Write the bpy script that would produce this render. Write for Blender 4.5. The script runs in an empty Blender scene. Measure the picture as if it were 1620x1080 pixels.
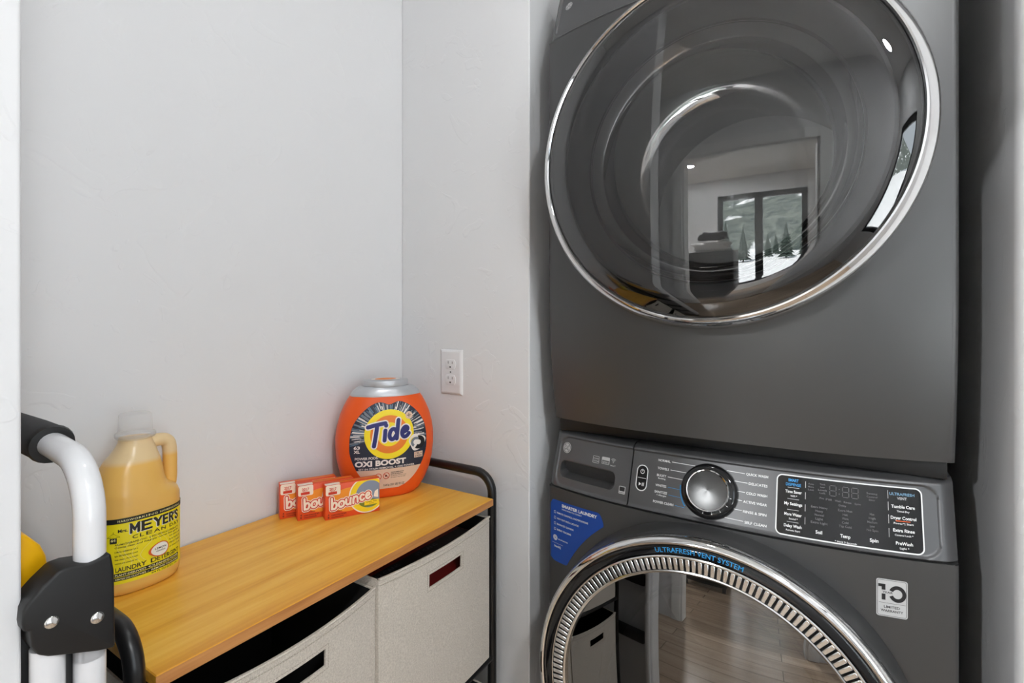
import bpy, bmesh, math, random
from mathutils import Vector, Matrix
random.seed(7)
SC = bpy.context.scene
COL = SC.collection
PI = math.pi

# ------------------------------------------------------------------ camera
cam_d = bpy.data.cameras.new('camera')
cam = bpy.data.objects.new('camera', cam_d); COL.objects.link(cam)
cam.location = (0, 0, 1.268)
cam.rotation_euler = (math.radians(90), 0, math.radians(32.4))
cam_d.sensor_fit = 'HORIZONTAL'; cam_d.sensor_width = 36.0
cam_d.lens = 800 / 1620 * 36.0
cam_d.shift_y = -35 / 1620
cam_d.clip_start = 0.01; cam_d.clip_end = 2000
SC.camera = cam

# ------------------------------------------------------------------ world, sun, exposure
W = bpy.data.worlds.new('world'); SC.world = W; W.use_nodes = True
_bg = W.node_tree.nodes['Background']
_bg.inputs[0].default_value = (0.84, 0.92, 1.0, 1); _bg.inputs[1].default_value = 3.4
sun_d = bpy.data.lights.new('sun', 'SUN'); sun_d.energy = 30; sun_d.angle = 0.01
sun_d.color = (1, .95, .87)
sun = bpy.data.objects.new('sun', sun_d); COL.objects.link(sun)
sun.rotation_euler = (math.radians(-50), math.radians(-18), 0)      # shines from behind the house on to the snow
SC.view_settings.view_transform = 'Standard'; SC.view_settings.look = 'None'
SC.view_settings.gamma = 1.0; SC.view_settings.use_curve_mapping = False
SC.view_settings.exposure = 0.33
HALL_LIGHT = 17.0      # big flush ceiling lamp behind the photographer
CLOSET_LIGHT = 1.5     # recessed lamps
DOWN_LIGHT = 150.0

# ------------------------------------------------------------------ helpers
def srgb(r, g, b):
    f = lambda c: (c/255/12.92) if c/255 <= .04045 else ((c/255+.055)/1.055)**2.4
    return (f(r), f(g), f(b), 1)

def mat(name, col, rough=.5, metal=0., coat=0., spec=.5, bump=None, emis=None, sheen=0.):
    m = bpy.data.materials.new(name); m.use_nodes = True
    nt = m.node_tree; b = nt.nodes['Principled BSDF']
    b.inputs['Base Color'].default_value = col if len(col) == 4 else (*col, 1)
    b.inputs['Roughness'].default_value = rough; b.inputs['Metallic'].default_value = metal
    b.inputs['Coat Weight'].default_value = coat; b.inputs['Specular IOR Level'].default_value = spec
    b.inputs['Sheen Weight'].default_value = sheen
    if emis:
        b.inputs['Emission Color'].default_value = (*emis[0], 1); b.inputs['Emission Strength'].default_value = emis[1]
    if bump:
        scale, strength, dist = bump
        tc = nt.nodes.new('ShaderNodeTexCoord'); n = nt.nodes.new('ShaderNodeTexNoise')
        n.inputs['Scale'].default_value = scale; n.inputs['Detail'].default_value = 4
        bp = nt.nodes.new('ShaderNodeBump'); bp.inputs['Strength'].default_value = strength; bp.inputs['Distance'].default_value = dist
        nt.links.new(tc.outputs['Object'], n.inputs['Vector']); nt.links.new(n.outputs['Fac'], bp.inputs['Height'])
        nt.links.new(bp.outputs['Normal'], b.inputs['Normal'])
    return m

def thin_glass(name, ior, tint, rough=0.0):
    m = bpy.data.materials.new(name); m.use_nodes = True; nt = m.node_tree
    nt.nodes.remove(nt.nodes['Principled BSDF'])
    fr = nt.nodes.new('ShaderNodeFresnel'); fr.inputs['IOR'].default_value = ior
    tr = nt.nodes.new('ShaderNodeBsdfTransparent'); tr.inputs[0].default_value = (*tint, 1)
    gl = nt.nodes.new('ShaderNodeBsdfGlossy'); gl.inputs['Roughness'].default_value = rough
    mx = nt.nodes.new('ShaderNodeMixShader')
    nt.links.new(fr.outputs[0], mx.inputs[0]); nt.links.new(tr.outputs[0], mx.inputs[1]); nt.links.new(gl.outputs[0], mx.inputs[2])
    nt.links.new(mx.outputs[0], nt.nodes['Material Output'].inputs[0])
    return m

class MB:
    def __init__(s): s.v = []; s.f = []
    def add(s, vs, fs):
        o = len(s.v); s.v += [tuple(p) for p in vs]; s.f += [tuple(i+o for i in f) for f in fs]; return s
    def box(s, x0, x1, y0, y1, z0, z1, bev=0, seg=2):
        bm = bmesh.new(); bmesh.ops.create_cube(bm, size=1)
        for v in bm.verts:
            v.co = ((x0+x1)/2+v.co.x*(x1-x0), (y0+y1)/2+v.co.y*(y1-y0), (z0+z1)/2+v.co.z*(z1-z0))
        if bev: bmesh.ops.bevel(bm, geom=bm.edges[:], offset=bev, segments=seg, profile=.5, affect='EDGES')
        bm.verts.index_update()
        s.add([v.co[:] for v in bm.verts], [[v.index for v in f.verts] for f in bm.faces]); bm.free(); return s
    def grid(s, fn, us, vs, wrap=False, flip=False):
        nu, nv = len(us), len(vs)
        pts = [fn(u, v) for u in us for v in vs]
        fs = []
        for i in range(nu if wrap else nu-1):
            for j in range(nv-1):
                a = i*nv+j; b = ((i+1) % nu)*nv+j
                q = (a, b, b+1, a+1); fs.append(q[::-1] if flip else q)
        return s.add(pts, fs)
    def tube(s, path, r, n=14, caps=True, closed=False):
        P = [Vector(p) for p in path]; m = len(P); rings = []
        T = []
        for i in range(m):
            a = P[i-1] if (i > 0 or closed) else P[i]; b = P[(i+1) % m] if (i < m-1 or closed) else P[i]
            T.append((b-a).normalized())
        ref = Vector((0, 0, 1)) if abs(T[0].z) < .9 else Vector((1, 0, 0))
        nrm = T[0].cross(ref).normalized()
        vs = []
        for i in range(m):
            nrm = (nrm - T[i]*nrm.dot(T[i])).normalized(); bi = T[i].cross(nrm)
            rr = r[i] if isinstance(r, (list, tuple)) else r
            vs += [P[i] + (nrm*math.cos(2*PI*k/n) + bi*math.sin(2*PI*k/n))*rr for k in range(n)]
        fs = []
        for i in range(m if closed else m-1):
            j = (i+1) % m
            for k in range(n):
                fs.append((i*n+k, i*n+(k+1) % n, j*n+(k+1) % n, j*n+k))
        if caps and not closed:
            fs.append(tuple(range(n))[::-1]); fs.append(tuple((m-1)*n+k for k in range(n)))
        return s.add(vs, fs)
    def lathe_y(s, prof, cx=0, cz=0, n=128, a0=0, a1=2*PI):
        """revolve (r, y) about the axis through (cx, *, cz) parallel to y"""
        full = abs(a1-a0-2*PI) < 1e-6
        us = [a0+(a1-a0)*i/n for i in range(n if full else n+1)]
        return s.grid(lambda a, k: (cx+prof[k][0]*math.cos(a), prof[k][1], cz+prof[k][0]*math.sin(a)), us, list(range(len(prof))), wrap=full)
    def lathe_z(s, prof, cx=0, cy=0, n=32):
        return s.grid(lambda a, k: (cx+prof[k][0]*math.cos(a), cy+prof[k][0]*math.sin(a), prof[k][1]), [2*PI*i/n for i in range(n)], list(range(len(prof))), wrap=True)
    def prism(s, poly, h0, h1, to3):
        n = len(poly)
        vs = [to3(p[0], p[1], h0) for p in poly] + [to3(p[0], p[1], h1) for p in poly]
        fs = [tuple(range(n))[::-1], tuple(range(n, 2*n))] + [(i, (i+1) % n, n+(i+1) % n, n+i) for i in range(n)]
        return s.add(vs, fs)

def obj(name, mb, m, parent=None, loc=(0, 0, 0), smooth=35, bev=0):
    me = bpy.data.meshes.new(name); me.from_pydata(mb.v, [], mb.f); me.update()
    bm = bmesh.new(); bm.from_mesh(me)
    bmesh.ops.remove_doubles(bm, verts=bm.verts, dist=1e-6)
    bmesh.ops.recalc_face_normals(bm, faces=bm.faces)
    if bev: bmesh.ops.bevel(bm, geom=[e for e in bm.edges if len(e.link_faces) == 2 and e.calc_face_angle() > .5], offset=bev, segments=4, profile=.5, affect='EDGES')
    bm.to_mesh(me); bm.free()
    if smooth:
        me.polygons.foreach_set('use_smooth', [True]*len(me.polygons)); me.set_sharp_from_angle(angle=math.radians(smooth))
    me.materials.append(m)
    o = bpy.data.objects.new(name, me); COL.objects.link(o); o.location = loc
    if parent: o.parent = parent
    return o

def thing(name, label, cat, loc, rz=0, group=None):
    o = bpy.data.objects.new(name, None); COL.objects.link(o); o.empty_display_size = .05
    o.location = loc; o.rotation_euler = (0, 0, rz); o['label'] = label; o['category'] = cat
    if group: o['group'] = group
    return o
def tag(o, label, cat, group=None):
    o['label'] = label; o['category'] = cat
    if group: o['group'] = group
    return o
def struct(name, mb, m, smooth=0, bev=0):
    o = obj(name, mb, m, smooth=smooth, bev=bev); o['kind'] = 'structure'; return o
def dup(root, loc, rz=None, label=None):
    def cp(o, par):
        c = o.copy(); COL.objects.link(c); c.parent = par
        for ch in o.children: cp(ch, c)
        return c
    kids = list(root.children)
    r = root.copy(); COL.objects.link(r); r.location = loc
    if rz is not None: r.rotation_euler = (0, 0, rz)
    if label: r['label'] = label
    for ch in kids: cp(ch, r)
    return r

# flat print laid on a surface given by surf(u, v, h) -> point
_tc = {}
def text2d(s, bold=0., shear=0., spacing=1.):
    key = (s, bold, shear, spacing)
    if key in _tc: return _tc[key]
    cu = bpy.data.curves.new('t', 'FONT'); cu.body = s; cu.size = 1; cu.offset = bold; cu.shear = shear
    cu.space_character = spacing; cu.resolution_u = 3; cu.dimensions = '2D'; cu.fill_mode = 'BOTH'
    ob = bpy.data.objects.new('t', cu); COL.objects.link(ob)
    dg = bpy.context.evaluated_depsgraph_get(); ev = ob.evaluated_get(dg); me = ev.to_mesh()
    vs = [(v.co.x, v.co.y) for v in me.vertices]; fs = [tuple(p.vertices) for p in me.polygons]
    ev.to_mesh_clear(); bpy.data.objects.remove(ob); bpy.data.curves.remove(cu)
    _tc[key] = (vs, fs); return vs, fs

class Print:
    def __init__(s): s.v = []; s.f = []; s.dh = 0.
    def add(s, vs, fs, rise=0.):
        o = len(s.v); s.v += [(p[0], p[1], s.dh+rise*i) for i, p in enumerate(vs)]; s.dh += rise*len(vs); s.f += [tuple(i+o for i in f) for f in fs]; return s
    def text(s, t, u, v, cap, width=None, align='C', bold=.012, shear=0., rot=0., spacing=1., fn=None, ref=None):
        vs, fs = text2d(t, bold, shear, spacing)
        if not vs: return s
        rv = text2d(*ref)[0] if ref else vs
        x0 = min(p[0] for p in rv); x1 = max(p[0] for p in rv)
        k = cap/.73; kx = (width/(x1-x0)) if width else k
        c = x0 if align == 'L' else x1 if align == 'R' else (x0+x1)/2
        out = []
        for (x, y) in vs:
            a, b = (x-c)*kx, y*k
            if fn: a, b = fn(a, b)
            if rot: a, b = a*math.cos(rot)-b*math.sin(rot), a*math.sin(rot)+b*math.cos(rot)
            out.append((u+a, v+b))
        return s.add(out, fs)
    def cols(s, us, lo, hi, nv=4):
        vs = []; n = nv+1
        for u in us:
            a, b = lo(u), hi(u); vs += [(u, a+(b-a)*j/nv) for j in range(n)]
        return s.add(vs, [(i*n+j, (i+1)*n+j, (i+1)*n+j+1, i*n+j+1) for i in range(len(us)-1) for j in range(nv)])
    def rrect(s, u0, v0, u1, v1, r=0., nu=10, nv=4):
        if r <= 0: us = [u0+(u1-u0)*i/nu for i in range(nu+1)]
        else:
            us = [u0+r*(1-math.cos(PI/2*i/6)) for i in range(7)] + [u0+r+(u1-u0-2*r)*i/nu for i in range(1, nu)] + [u1-r*(1-math.cos(PI/2*(6-i)/6)) for i in range(7)]
        def inset(u):
            d = max(0, u0+r-u, u-(u1-r)); return r-math.sqrt(max(0, r*r-d*d)) if r > 0 else 0
        return s.cols(us, lambda u: v0+inset(u), lambda u: v1-inset(u), nv)
    def outline(s, pts, w, closed=True):
        n = len(pts); vs = []
        for i in range(n):
            a = Vector(pts[i-1] if (i > 0 or closed) else pts[i]); b = Vector(pts[(i+1) % n] if (i < n-1 or closed) else pts[i]); t = (b-a)
            t = t.normalized() if t.length > 0 else Vector((1, 0)); q = Vector((-t.y, t.x))*w/2; p = Vector(pts[i])
            vs += [tuple(p+q), tuple(p-q)]
        return s.add(vs, [(2*i, 2*((i+1) % n), 2*((i+1) % n)+1, 2*i+1) for i in range(n if closed else n-1)], 3e-7)
    def line(s, a, b, w, n=4):
        return s.outline([(a[0]+(b[0]-a[0])*i/n, a[1]+(b[1]-a[1])*i/n) for i in range(n+1)], w, False)
    def ring(s, c, r0, r1, n=48, a0=0, a1=2*PI, rings=1, ry=1.):
        full = abs(a1-a0-2*PI) < 1e-6; m = n if full else n+1; k = rings+1
        vs = [(c[0]+(r0+(r1-r0)*j/rings)*math.cos(a0+(a1-a0)*i/n), c[1]+ry*(r0+(r1-r0)*j/rings)*math.sin(a0+(a1-a0)*i/n)) for i in range(m) for j in range(k)]
        return s.add(vs, [(i*k+j, ((i+1) % m)*k+j, ((i+1) % m)*k+j+1, i*k+j+1) for i in range(m if full else m-1) for j in range(rings)], 2e-7)
    def disc(s, c, r, n=40, rings=3, ry=1.): return s.ring(c, r*.001, r, n, rings=rings, ry=ry)
    def poly(s, pts):
        return s.add(list(pts), [tuple(range(len(pts)))])
    def build(s, name, m, parent, surf, h=.0004):
        mb = MB(); mb.v = [tuple(surf(u, v, h+d)) for (u, v, d) in s.v]; mb.f = s.f
        me = bpy.data.meshes.new(name); me.from_pydata(mb.v, [], mb.f); me.update(); me.materials.append(m)
        o = bpy.data.objects.new(name, me); COL.objects.link(o); o.parent = parent
        if any(k in name for k in ('print', 'text', 'marks', 'lettering', 'icons', 'rays', 'digits', 'monogram')): o['kind'] = 'stuff'
        return o
def rr_pts(u0, v0, u1, v1, r, n=6, edge=12):
    out = []
    for (cx, cy, a) in ((u1-r, v1-r, 0), (u0+r, v1-r, PI/2), (u0+r, v0+r, PI), (u1-r, v0+r, 1.5*PI)):
        out += [(cx+r*math.cos(a+PI/2*i/n), cy+r*math.sin(a+PI/2*i/n)) for i in range(n+1)]
    res = []
    for i in range(len(out)):
        a, b = out[i], out[(i+1) % len(out)]; d = math.dist(a, b)
        k = max(1, int(d/.012)) if d > .012 else 1
        res += [(a[0]+(b[0]-a[0])*j/k, a[1]+(b[1]-a[1])*j/k) for j in range(k)]
    return res

# ------------------------------------------------------------------ materials
def wall_material():
    m = mat('textured_paint', srgb(224, 224, 225), .62)
    nt = m.node_tree; b = nt.nodes['Principled BSDF']; L = nt.links.new
    tc = nt.nodes.new('ShaderNodeTexCoord')
    n1 = nt.nodes.new('ShaderNodeTexNoise'); n1.inputs['Scale'].default_value = 9; n1.inputs['Detail'].default_value = 2.5; n1.inputs['Distortion'].default_value = 1.2
    r1 = nt.nodes.new('ShaderNodeValToRGB'); r1.color_ramp.elements[0].position = .60; r1.color_ramp.elements[1].position = .625
    n2 = nt.nodes.new('ShaderNodeTexNoise'); n2.inputs['Scale'].default_value = 21; n2.inputs['Detail'].default_value = 3; n2.inputs['Distortion'].default_value = 1.0
    r2 = nt.nodes.new('ShaderNodeValToRGB'); r2.color_ramp.elements[0].position = .655; r2.color_ramp.elements[1].position = .67
    n3 = nt.nodes.new('ShaderNodeTexNoise'); n3.inputs['Scale'].default_value = 55; n3.inputs['Detail'].default_value = 3
    a1 = nt.nodes.new('ShaderNodeMath'); a1.operation = 'MULTIPLY_ADD'; a1.inputs[1].default_value = .8
    a2 = nt.nodes.new('ShaderNodeMath'); a2.operation = 'MULTIPLY_ADD'; a2.inputs[1].default_value = .30
    for n in (n1, n2, n3): L(tc.outputs['Object'], n.inputs['Vector'])
    L(n1.outputs['Fac'], r1.inputs[0]); L(n2.outputs['Fac'], r2.inputs[0])
    L(r2.outputs[0], a1.inputs[0]); L(r1.outputs[0], a1.inputs[2])
    L(n3.outputs['Fac'], a2.inputs[0]); L(a1.outputs[0], a2.inputs[2])
    bp = nt.nodes.new('ShaderNodeBump'); bp.inputs['Strength'].default_value = .24; bp.inputs['Distance'].default_value = .0016
    L(a2.outputs[0], bp.inputs['Height']); L(bp.outputs['Normal'], b.inputs['Normal'])
    return m
M_WALL = wall_material()
M_CEIL = mat('ceiling_paint', srgb(235, 235, 234), .8)
M_TRIM = mat('white_trim', srgb(236, 236, 235), .4)

def wood_material(name, c0, c1, c2, axis, scale=1.0, rough=.38, planks=0):
    m = mat(name, c1, rough); nt = m.node_tree; b = nt.nodes['Principled BSDF']; L = nt.links.new
    tc = nt.nodes.new('ShaderNodeTexCoord'); mp = nt.nodes.new('ShaderNodeMapping')
    sc = [26*scale]*3; sc[axis] = 1.3*scale; mp.inputs['Scale'].default_value = sc
    n = nt.nodes.new('ShaderNodeTexNoise'); n.inputs['Scale'].default_value = 1.0; n.inputs['Detail'].default_value = 6; n.inputs['Distortion'].default_value = .5; n.inputs['Roughness'].default_value = .6
    n2 = nt.nodes.new('ShaderNodeTexNoise'); n2.inputs['Scale'].default_value = 5.0; n2.inputs['Detail'].default_value = 3
    r = nt.nodes.new('ShaderNodeValToRGB'); e = r.color_ramp.elements
    e[0].position = .32; e[0].color = c0; e[1].position = .68; e[1].color = c2
    k = e.new(.5); k.color = c1
    mx = nt.nodes.new('ShaderNodeMath'); mx.operation = 'MULTIPLY_ADD'; mx.inputs[1].default_value = .35
    L(tc.outputs['Object'], mp.inputs[0]); L(mp.outputs[0], n.inputs['Vector']); L(mp.outputs[0], n2.inputs['Vector'])
    sub = nt.nodes.new('ShaderNodeMath'); sub.operation = 'SUBTRACT'; sub.inputs[1].default_value = .5
    L(n2.outputs['Fac'], sub.inputs[0]); L(sub.outputs[0], mx.inputs[0]); L(n.outputs['Fac'], mx.inputs[2])
    L(mx.outputs[0], r.inputs[0])
    out = r.outputs[0]
    if planks:
        bt = nt.nodes.new('ShaderNodeTexBrick'); bt.inputs['Scale'].default_value = 1
        bt.inputs['Brick Width'].default_value = 1.4; bt.inputs['Row Height'].default_value = .14; bt.inputs['Mortar Size'].default_value = .003
        bt.inputs['Color1'].default_value = (1, 1, 1, 1); bt.inputs['Color2'].default_value = (.72, .7, .68, 1); bt.inputs['Mortar'].default_value = (.25, .2, .17, 1)
        L(tc.outputs['Object'], bt.inputs['Vector'])
        mm = nt.nodes.new('ShaderNodeMix'); mm.data_type = 'RGBA'; mm.blend_type = 'MULTIPLY'; mm.inputs[0].default_value = 1
        L(out, mm.inputs[6]); L(bt.outputs['Color'], mm.inputs[7]); out = mm.outputs[2]
    L(out, b.inputs['Base Color'])
    bp = nt.nodes.new('ShaderNodeBump'); bp.inputs['Strength'].default_value = .06; bp.inputs['Distance'].default_value = .001
    L(n.outputs['Fac'], bp.inputs['Height']); L(bp.outputs[0], b.inputs['Normal'])
    return m
M_BOARD = wood_material('honey_wood', srgb(226, 156, 46), srgb(240, 178, 62), srgb(247, 194, 84), 1)
M_EDGE = wood_material('wood_edge_band', srgb(176, 112, 58), srgb(198, 134, 74), srgb(212, 150, 88), 1, 2.0, .5)
M_FLOOR = wood_material('oak_floor', srgb(168, 146, 124), srgb(190, 168, 146), srgb(206, 186, 164), 0, .6, .22, planks=1)
M_DOORWOOD = wood_material('brown_door_wood', srgb(92, 58, 36), srgb(112, 74, 48), srgb(128, 88, 60), 2, .6, .4)

M_PAINT = mat('diamond_grey_enamel', (.100, .100, .101), .42, .64, bump=(900, .08, .0002))
M_PANEL = mat('panel_grey_enamel', (.115, .115, .118), .40, .6)
M_CHROME = mat('chrome', (.80, .80, .80), .06, 1.0)
M_CHROME2 = mat('satin_chrome', (.72, .72, .71), .18, 1.0)
M_BLACKGLOSS = mat('gloss_black_plastic', (.008, .008, .009), .08)
M_BLACK = mat('black_plastic', (.006, .006, .0065), .48)
M_BLACKMET = mat('black_powder_coat', (.007, .007, .0075), .34)
M_SOFTBLACK = mat('black_foam', (.030, .030, .032), .75)
M_DARKGREY = mat('dark_grey_plastic', (.045, .045, .047), .35)
M_GREYPL = mat('mid_grey_plastic', (.16, .16, .165), .32)
M_RIM = mat('door_rim_grey', (.10, .10, .103), .5)
M_DRUM = mat('drum_steel', (.32, .32, .32), .35, .9)
M_DGLASS = thin_glass('dryer_door_glass', 2.15, (.70, .70, .70))
M_BOWL = thin_glass('bowl_glass', 1.5, (.85, .85, .85))
M_WGLASS = thin_glass('washer_door_glass', 3.4, (.35, .36, .36))
M_PANE = thin_glass('window_pane_glass', 1.3, (.97, .98, .98))
M_DISPLAY = mat('display_glass', (.006, .006, .007), .10)
M_PRINTW = mat('white_print', srgb(232, 232, 232), .5)
M_PRINTG = mat('dim_grey_print', srgb(96, 96, 97), .5)
M_PRINTL = mat('light_grey_print', srgb(190, 190, 190), .5)
M_PRINTB = mat('blue_print', srgb(45, 150, 215), .5)
M_PRINTB2 = mat('pale_blue_print', srgb(120, 165, 195), .5)
M_PRINTO = mat('orange_print', srgb(225, 95, 30), .5)
M_BLUE = mat('sticker_blue', srgb(10, 72, 165), .4)
M_STICK = mat('sticker_silver', srgb(196, 196, 196), .45)
M_STICKD = mat('sticker_dark_print', srgb(38, 38, 40), .5)
M_WHITEMET = mat('white_tube_enamel', srgb(228, 228, 230), .22, coat=.3)
M_YELLOWPL = mat('yellow_plastic', srgb(250, 186, 8), .38)
M_WHITEPL = mat('white_outlet_plastic', srgb(226, 225, 226), .35)
M_SLOT = mat('dark_slot', srgb(70, 66, 62), .6)

def fabric_material():
    m = mat('beige_fabric', srgb(205, 194, 180), .85, sheen=.2); nt = m.node_tree; b = nt.nodes['Principled BSDF']; L = nt.links.new
    tc = nt.nodes.new('ShaderNodeTexCoord')
    w1 = nt.nodes.new('ShaderNodeTexWave'); w1.bands_direction = 'Y'; w1.inputs['Scale'].default_value = 130; w1.inputs['Distortion'].default_value = 1.2
    w2 = nt.nodes.new('ShaderNodeTexWave'); w2.bands_direction = 'Z'; w2.inputs['Scale'].default_value = 130; w2.inputs['Distortion'].default_value = 1.2
    n = nt.nodes.new('ShaderNodeTexNoise'); n.inputs['Scale'].default_value = 420; n.inputs['Detail'].default_value = 2
    ad = nt.nodes.new('ShaderNodeMath'); ad.operation = 'ADD'; ad2 = nt.nodes.new('ShaderNodeMath'); ad2.operation = 'ADD'
    for x in (w1, w2, n): L(tc.outputs['Object'], x.inputs['Vector'])
    L(w1.outputs['Fac'], ad.inputs[0]); L(w2.outputs['Fac'], ad.inputs[1]); L(ad.outputs[0], ad2.inputs[0]); L(n.outputs['Fac'], ad2.inputs[1])
    bp = nt.nodes.new('ShaderNodeBump'); bp.inputs['Strength'].default_value = .35; bp.inputs['Distance'].default_value = .0006
    L(ad2.outputs[0], bp.inputs['Height']); L(bp.outputs[0], b.inputs['Normal'])
    r = nt.nodes.new('ShaderNodeValToRGB'); r.color_ramp.elements[0].color = srgb(198, 188, 175); r.color_ramp.elements[1].color = srgb(226, 217, 204)
    r.color_ramp.elements[0].position = .3; r.color_ramp.elements[1].position = .7
    L(n.outputs['Fac'], r.inputs[0]); L(r.outputs[0], b.inputs['Base Color'])
    return m
M_FABRIC = fabric_material()
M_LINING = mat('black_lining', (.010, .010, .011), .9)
M_STITCH = mat('stitching_thread', srgb(176, 164, 148), .9)

# ------------------------------------------------------------------ the setting
CEIL = 2.62
YW, XB = 1.010, -0.999                 # wall with the outlet, wall behind the rack
AL, AR, AB = -0.593, 0.225, 1.86       # alcove of the stacked machines
struct('floor', MB().box(-2.4, 1.95, -4.62, 1.98, -.06, 0), M_FLOOR)
struct('ceiling', MB().box(-2.4, 1.95, -4.62, 1.98, CEIL, CEIL+.08), M_CEIL)
struct('wall_back', MB().box(XB-.12, XB, -1.0, YW+.12, 0, CEIL), M_WALL)
struct('wall_outlet', MB().box(XB, AL, YW, AB, 0, CEIL), M_WALL, bev=.003)
struct('wall_alcove_right', MB().box(AR, 1.62, YW, AB, 0, CEIL), M_WALL, smooth=50, bev=.018)
struct('wall_alcove_back', MB().box(XB, 1.62, AB, AB+.1, 0, CEIL), M_WALL)
struct('wall_left', MB().box(XB, -.556, .03, .1335, 0, CEIL), M_WALL, bev=.003)
GY0, GY1, GZ0, GZ1 = -.74, .16, .66, 2.05
struct('wall_hall_right', MB().box(1.5, 1.62, -1.0, GY0, 0, CEIL).box(1.5, 1.62, GY1, YW, 0, CEIL).box(1.5, 1.62, GY0, GY1, GZ1, CEIL).box(1.5, 1.62, GY0, GY1, 0, GZ0), M_WALL)
gd = struct('added_hall_window', MB().box(1.53, 1.59, GY0, GY0+.06, GZ0, GZ1).box(1.53, 1.59, GY1-.06, GY1, GZ0, GZ1).box(1.53, 1.59, GY0, GY1, GZ0, GZ0+.06).box(1.53, 1.59, GY0, GY1, GZ1-.08, GZ1), M_BLACK)  # unseen window, added and sized to bring daylight on to rack and bins
obj('pane', MB().box(1.558, 1.562, GY0+.055, GY1-.055, GZ0+.055, GZ1-.075), M_PANE, gd, smooth=0)
DX0, DX1, DH = -.72, .17, 2.10
struct('wall_hall_front', MB().box(-2.32, DX0, -1.12, -1.0, 0, CEIL).box(DX1, 1.92, -1.12, -1.0, 0, CEIL).box(DX0, DX1, -1.12, -1.0, DH, CEIL), M_WALL)
struct('wall_bedroom_left', MB().box(-2.4, -2.3, -4.5, -1.12, 0, CEIL), M_WALL)
struct('wall_bedroom_right', MB().box(1.85, 1.95, -4.5, -1.12, 0, CEIL), M_WALL)
WX0, WX1, WZ0, WZ1 = -1.02, .34, .72, 2.32
struct('wall_bedroom_window', MB().box(-2.4, WX0, -4.62, -4.5, 0, CEIL).box(WX1, 1.95, -4.62, -4.5, 0, CEIL).box(WX0, WX1, -4.62, -4.5, 0, WZ0).box(WX0, WX1, -4.62, -4.5, WZ1, CEIL), M_WALL)
# door casing of the opening behind the photographer
casing = MB()
for ys in ((-1.0, -.982), (-1.138, -1.12)):
    casing.box(DX0-.07, DX0, ys[0], ys[1], 0, DH+.07, .003).box(DX1, DX1+.07, ys[0], ys[1], 0, DH+.07, .003).box(DX0, DX1, ys[0], ys[1], DH, DH+.07, .003)
casing.box(DX0, DX0+.015, -1.12, -1.0, 0, DH).box(DX1-.015, DX1, -1.12, -1.0, 0, DH).box(DX0, DX1, -1.12, -1.0, DH-.015, DH)
struct('trim_1', casing, M_TRIM)
door = struct('door_1', MB().box(-.985, -.91, -.985, -.95, 0, 2.03, .003), mat('dark_teal_paint', srgb(30, 48, 54), .4))
# bedroom window: black frame, mullion, two panes
win = struct('window_1', MB().box(WX0, WX0+.075, -4.60, -4.49, WZ0, WZ1).box(WX1-.075, WX1, -4.60, -4.49, WZ0, WZ1)
             .box(WX0, WX1, -4.60, -4.49, WZ0, WZ0+.075).box(WX0, WX1, -4.60, -4.49, WZ1-.085, WZ1).box(-.43, -.31, -4.60, -4.49, WZ0, WZ1), M_BLACK)
for (a, b_) in ((WX0+.07, -.42), (-.32, WX1-.07)):
    obj('pane', MB().box(a, b_, -4.553, -4.549, WZ0+.07, WZ1-.07), M_PANE, win, smooth=0)
for nm, bx_ in (('baseboard_back', (XB, XB+.014, .1335, YW)), ('baseboard_outlet', (XB+.014, AL, YW-.014, YW)), ('baseboard_right', (AR, 1.5, YW-.014, YW))):
    struct(nm, MB().box(*bx_, 0, .1, .003), M_TRIM)

# ------------------------------------------------------------------ lamps
M_LENS = mat('lamp_lens', (1, 1, 1), .5, emis=((1, .97, .92), 6.0))
def downlight(x, y, r, power, label, size=None):
    t = thing('ceiling_lamp', label, 'ceiling lamp', (x, y, CEIL))
    obj('trim_ring', MB().lathe_z([(r+.02, 0), (r+.018, -.008), (r, -.012), (r, -.004)], n=40), M_TRIM, t)
    obj('lens', MB().lathe_z([(r, -.005), (r*.5, -.006), (.001, -.0065)], n=40), M_LENS, t)
    d = bpy.data.lights.new('lamp_light', 'AREA'); d.shape = 'DISK'; d.size = 2*r; d.energy = power; d.color = (.955, .985, 1)
    o = bpy.data.objects.new('lamp_light', d); COL.objects.link(o); o.parent = t; o.location = (0, 0, -.02)
    return t
downlight(.92, -.22, .10, HALL_LIGHT, 'wide round flush ceiling lamp in the hall before the machines')
downlight(-.35, .45, .06, CLOSET_LIGHT, 'small recessed ceiling lamp over the laundry corner')
downlight(-1.2, -3.2, .06, DOWN_LIGHT, 'small recessed ceiling lamp in the bedroom by the window')

# ------------------------------------------------------------------ stacked machines
HW, DEPTH = .3555, .74
def bow(x, B=.046, p=2.6): return -B*(1-min(1, abs(x)/HW)**p)
def sdf_rr(x, z, x0, z0, x1, z1, r):
    qx = abs(x-(x0+x1)/2)-(x1-x0)/2+r; qz = abs(z-(z0+z1)/2)-(z1-z0)/2+r
    return math.hypot(max(qx, 0), max(qz, 0))+min(max(qx, qz), 0)-r
def sstep(a, b, x):
    t = max(0, min(1, (x-a)/(b-a))); return t*t*(3-2*t)

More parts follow.
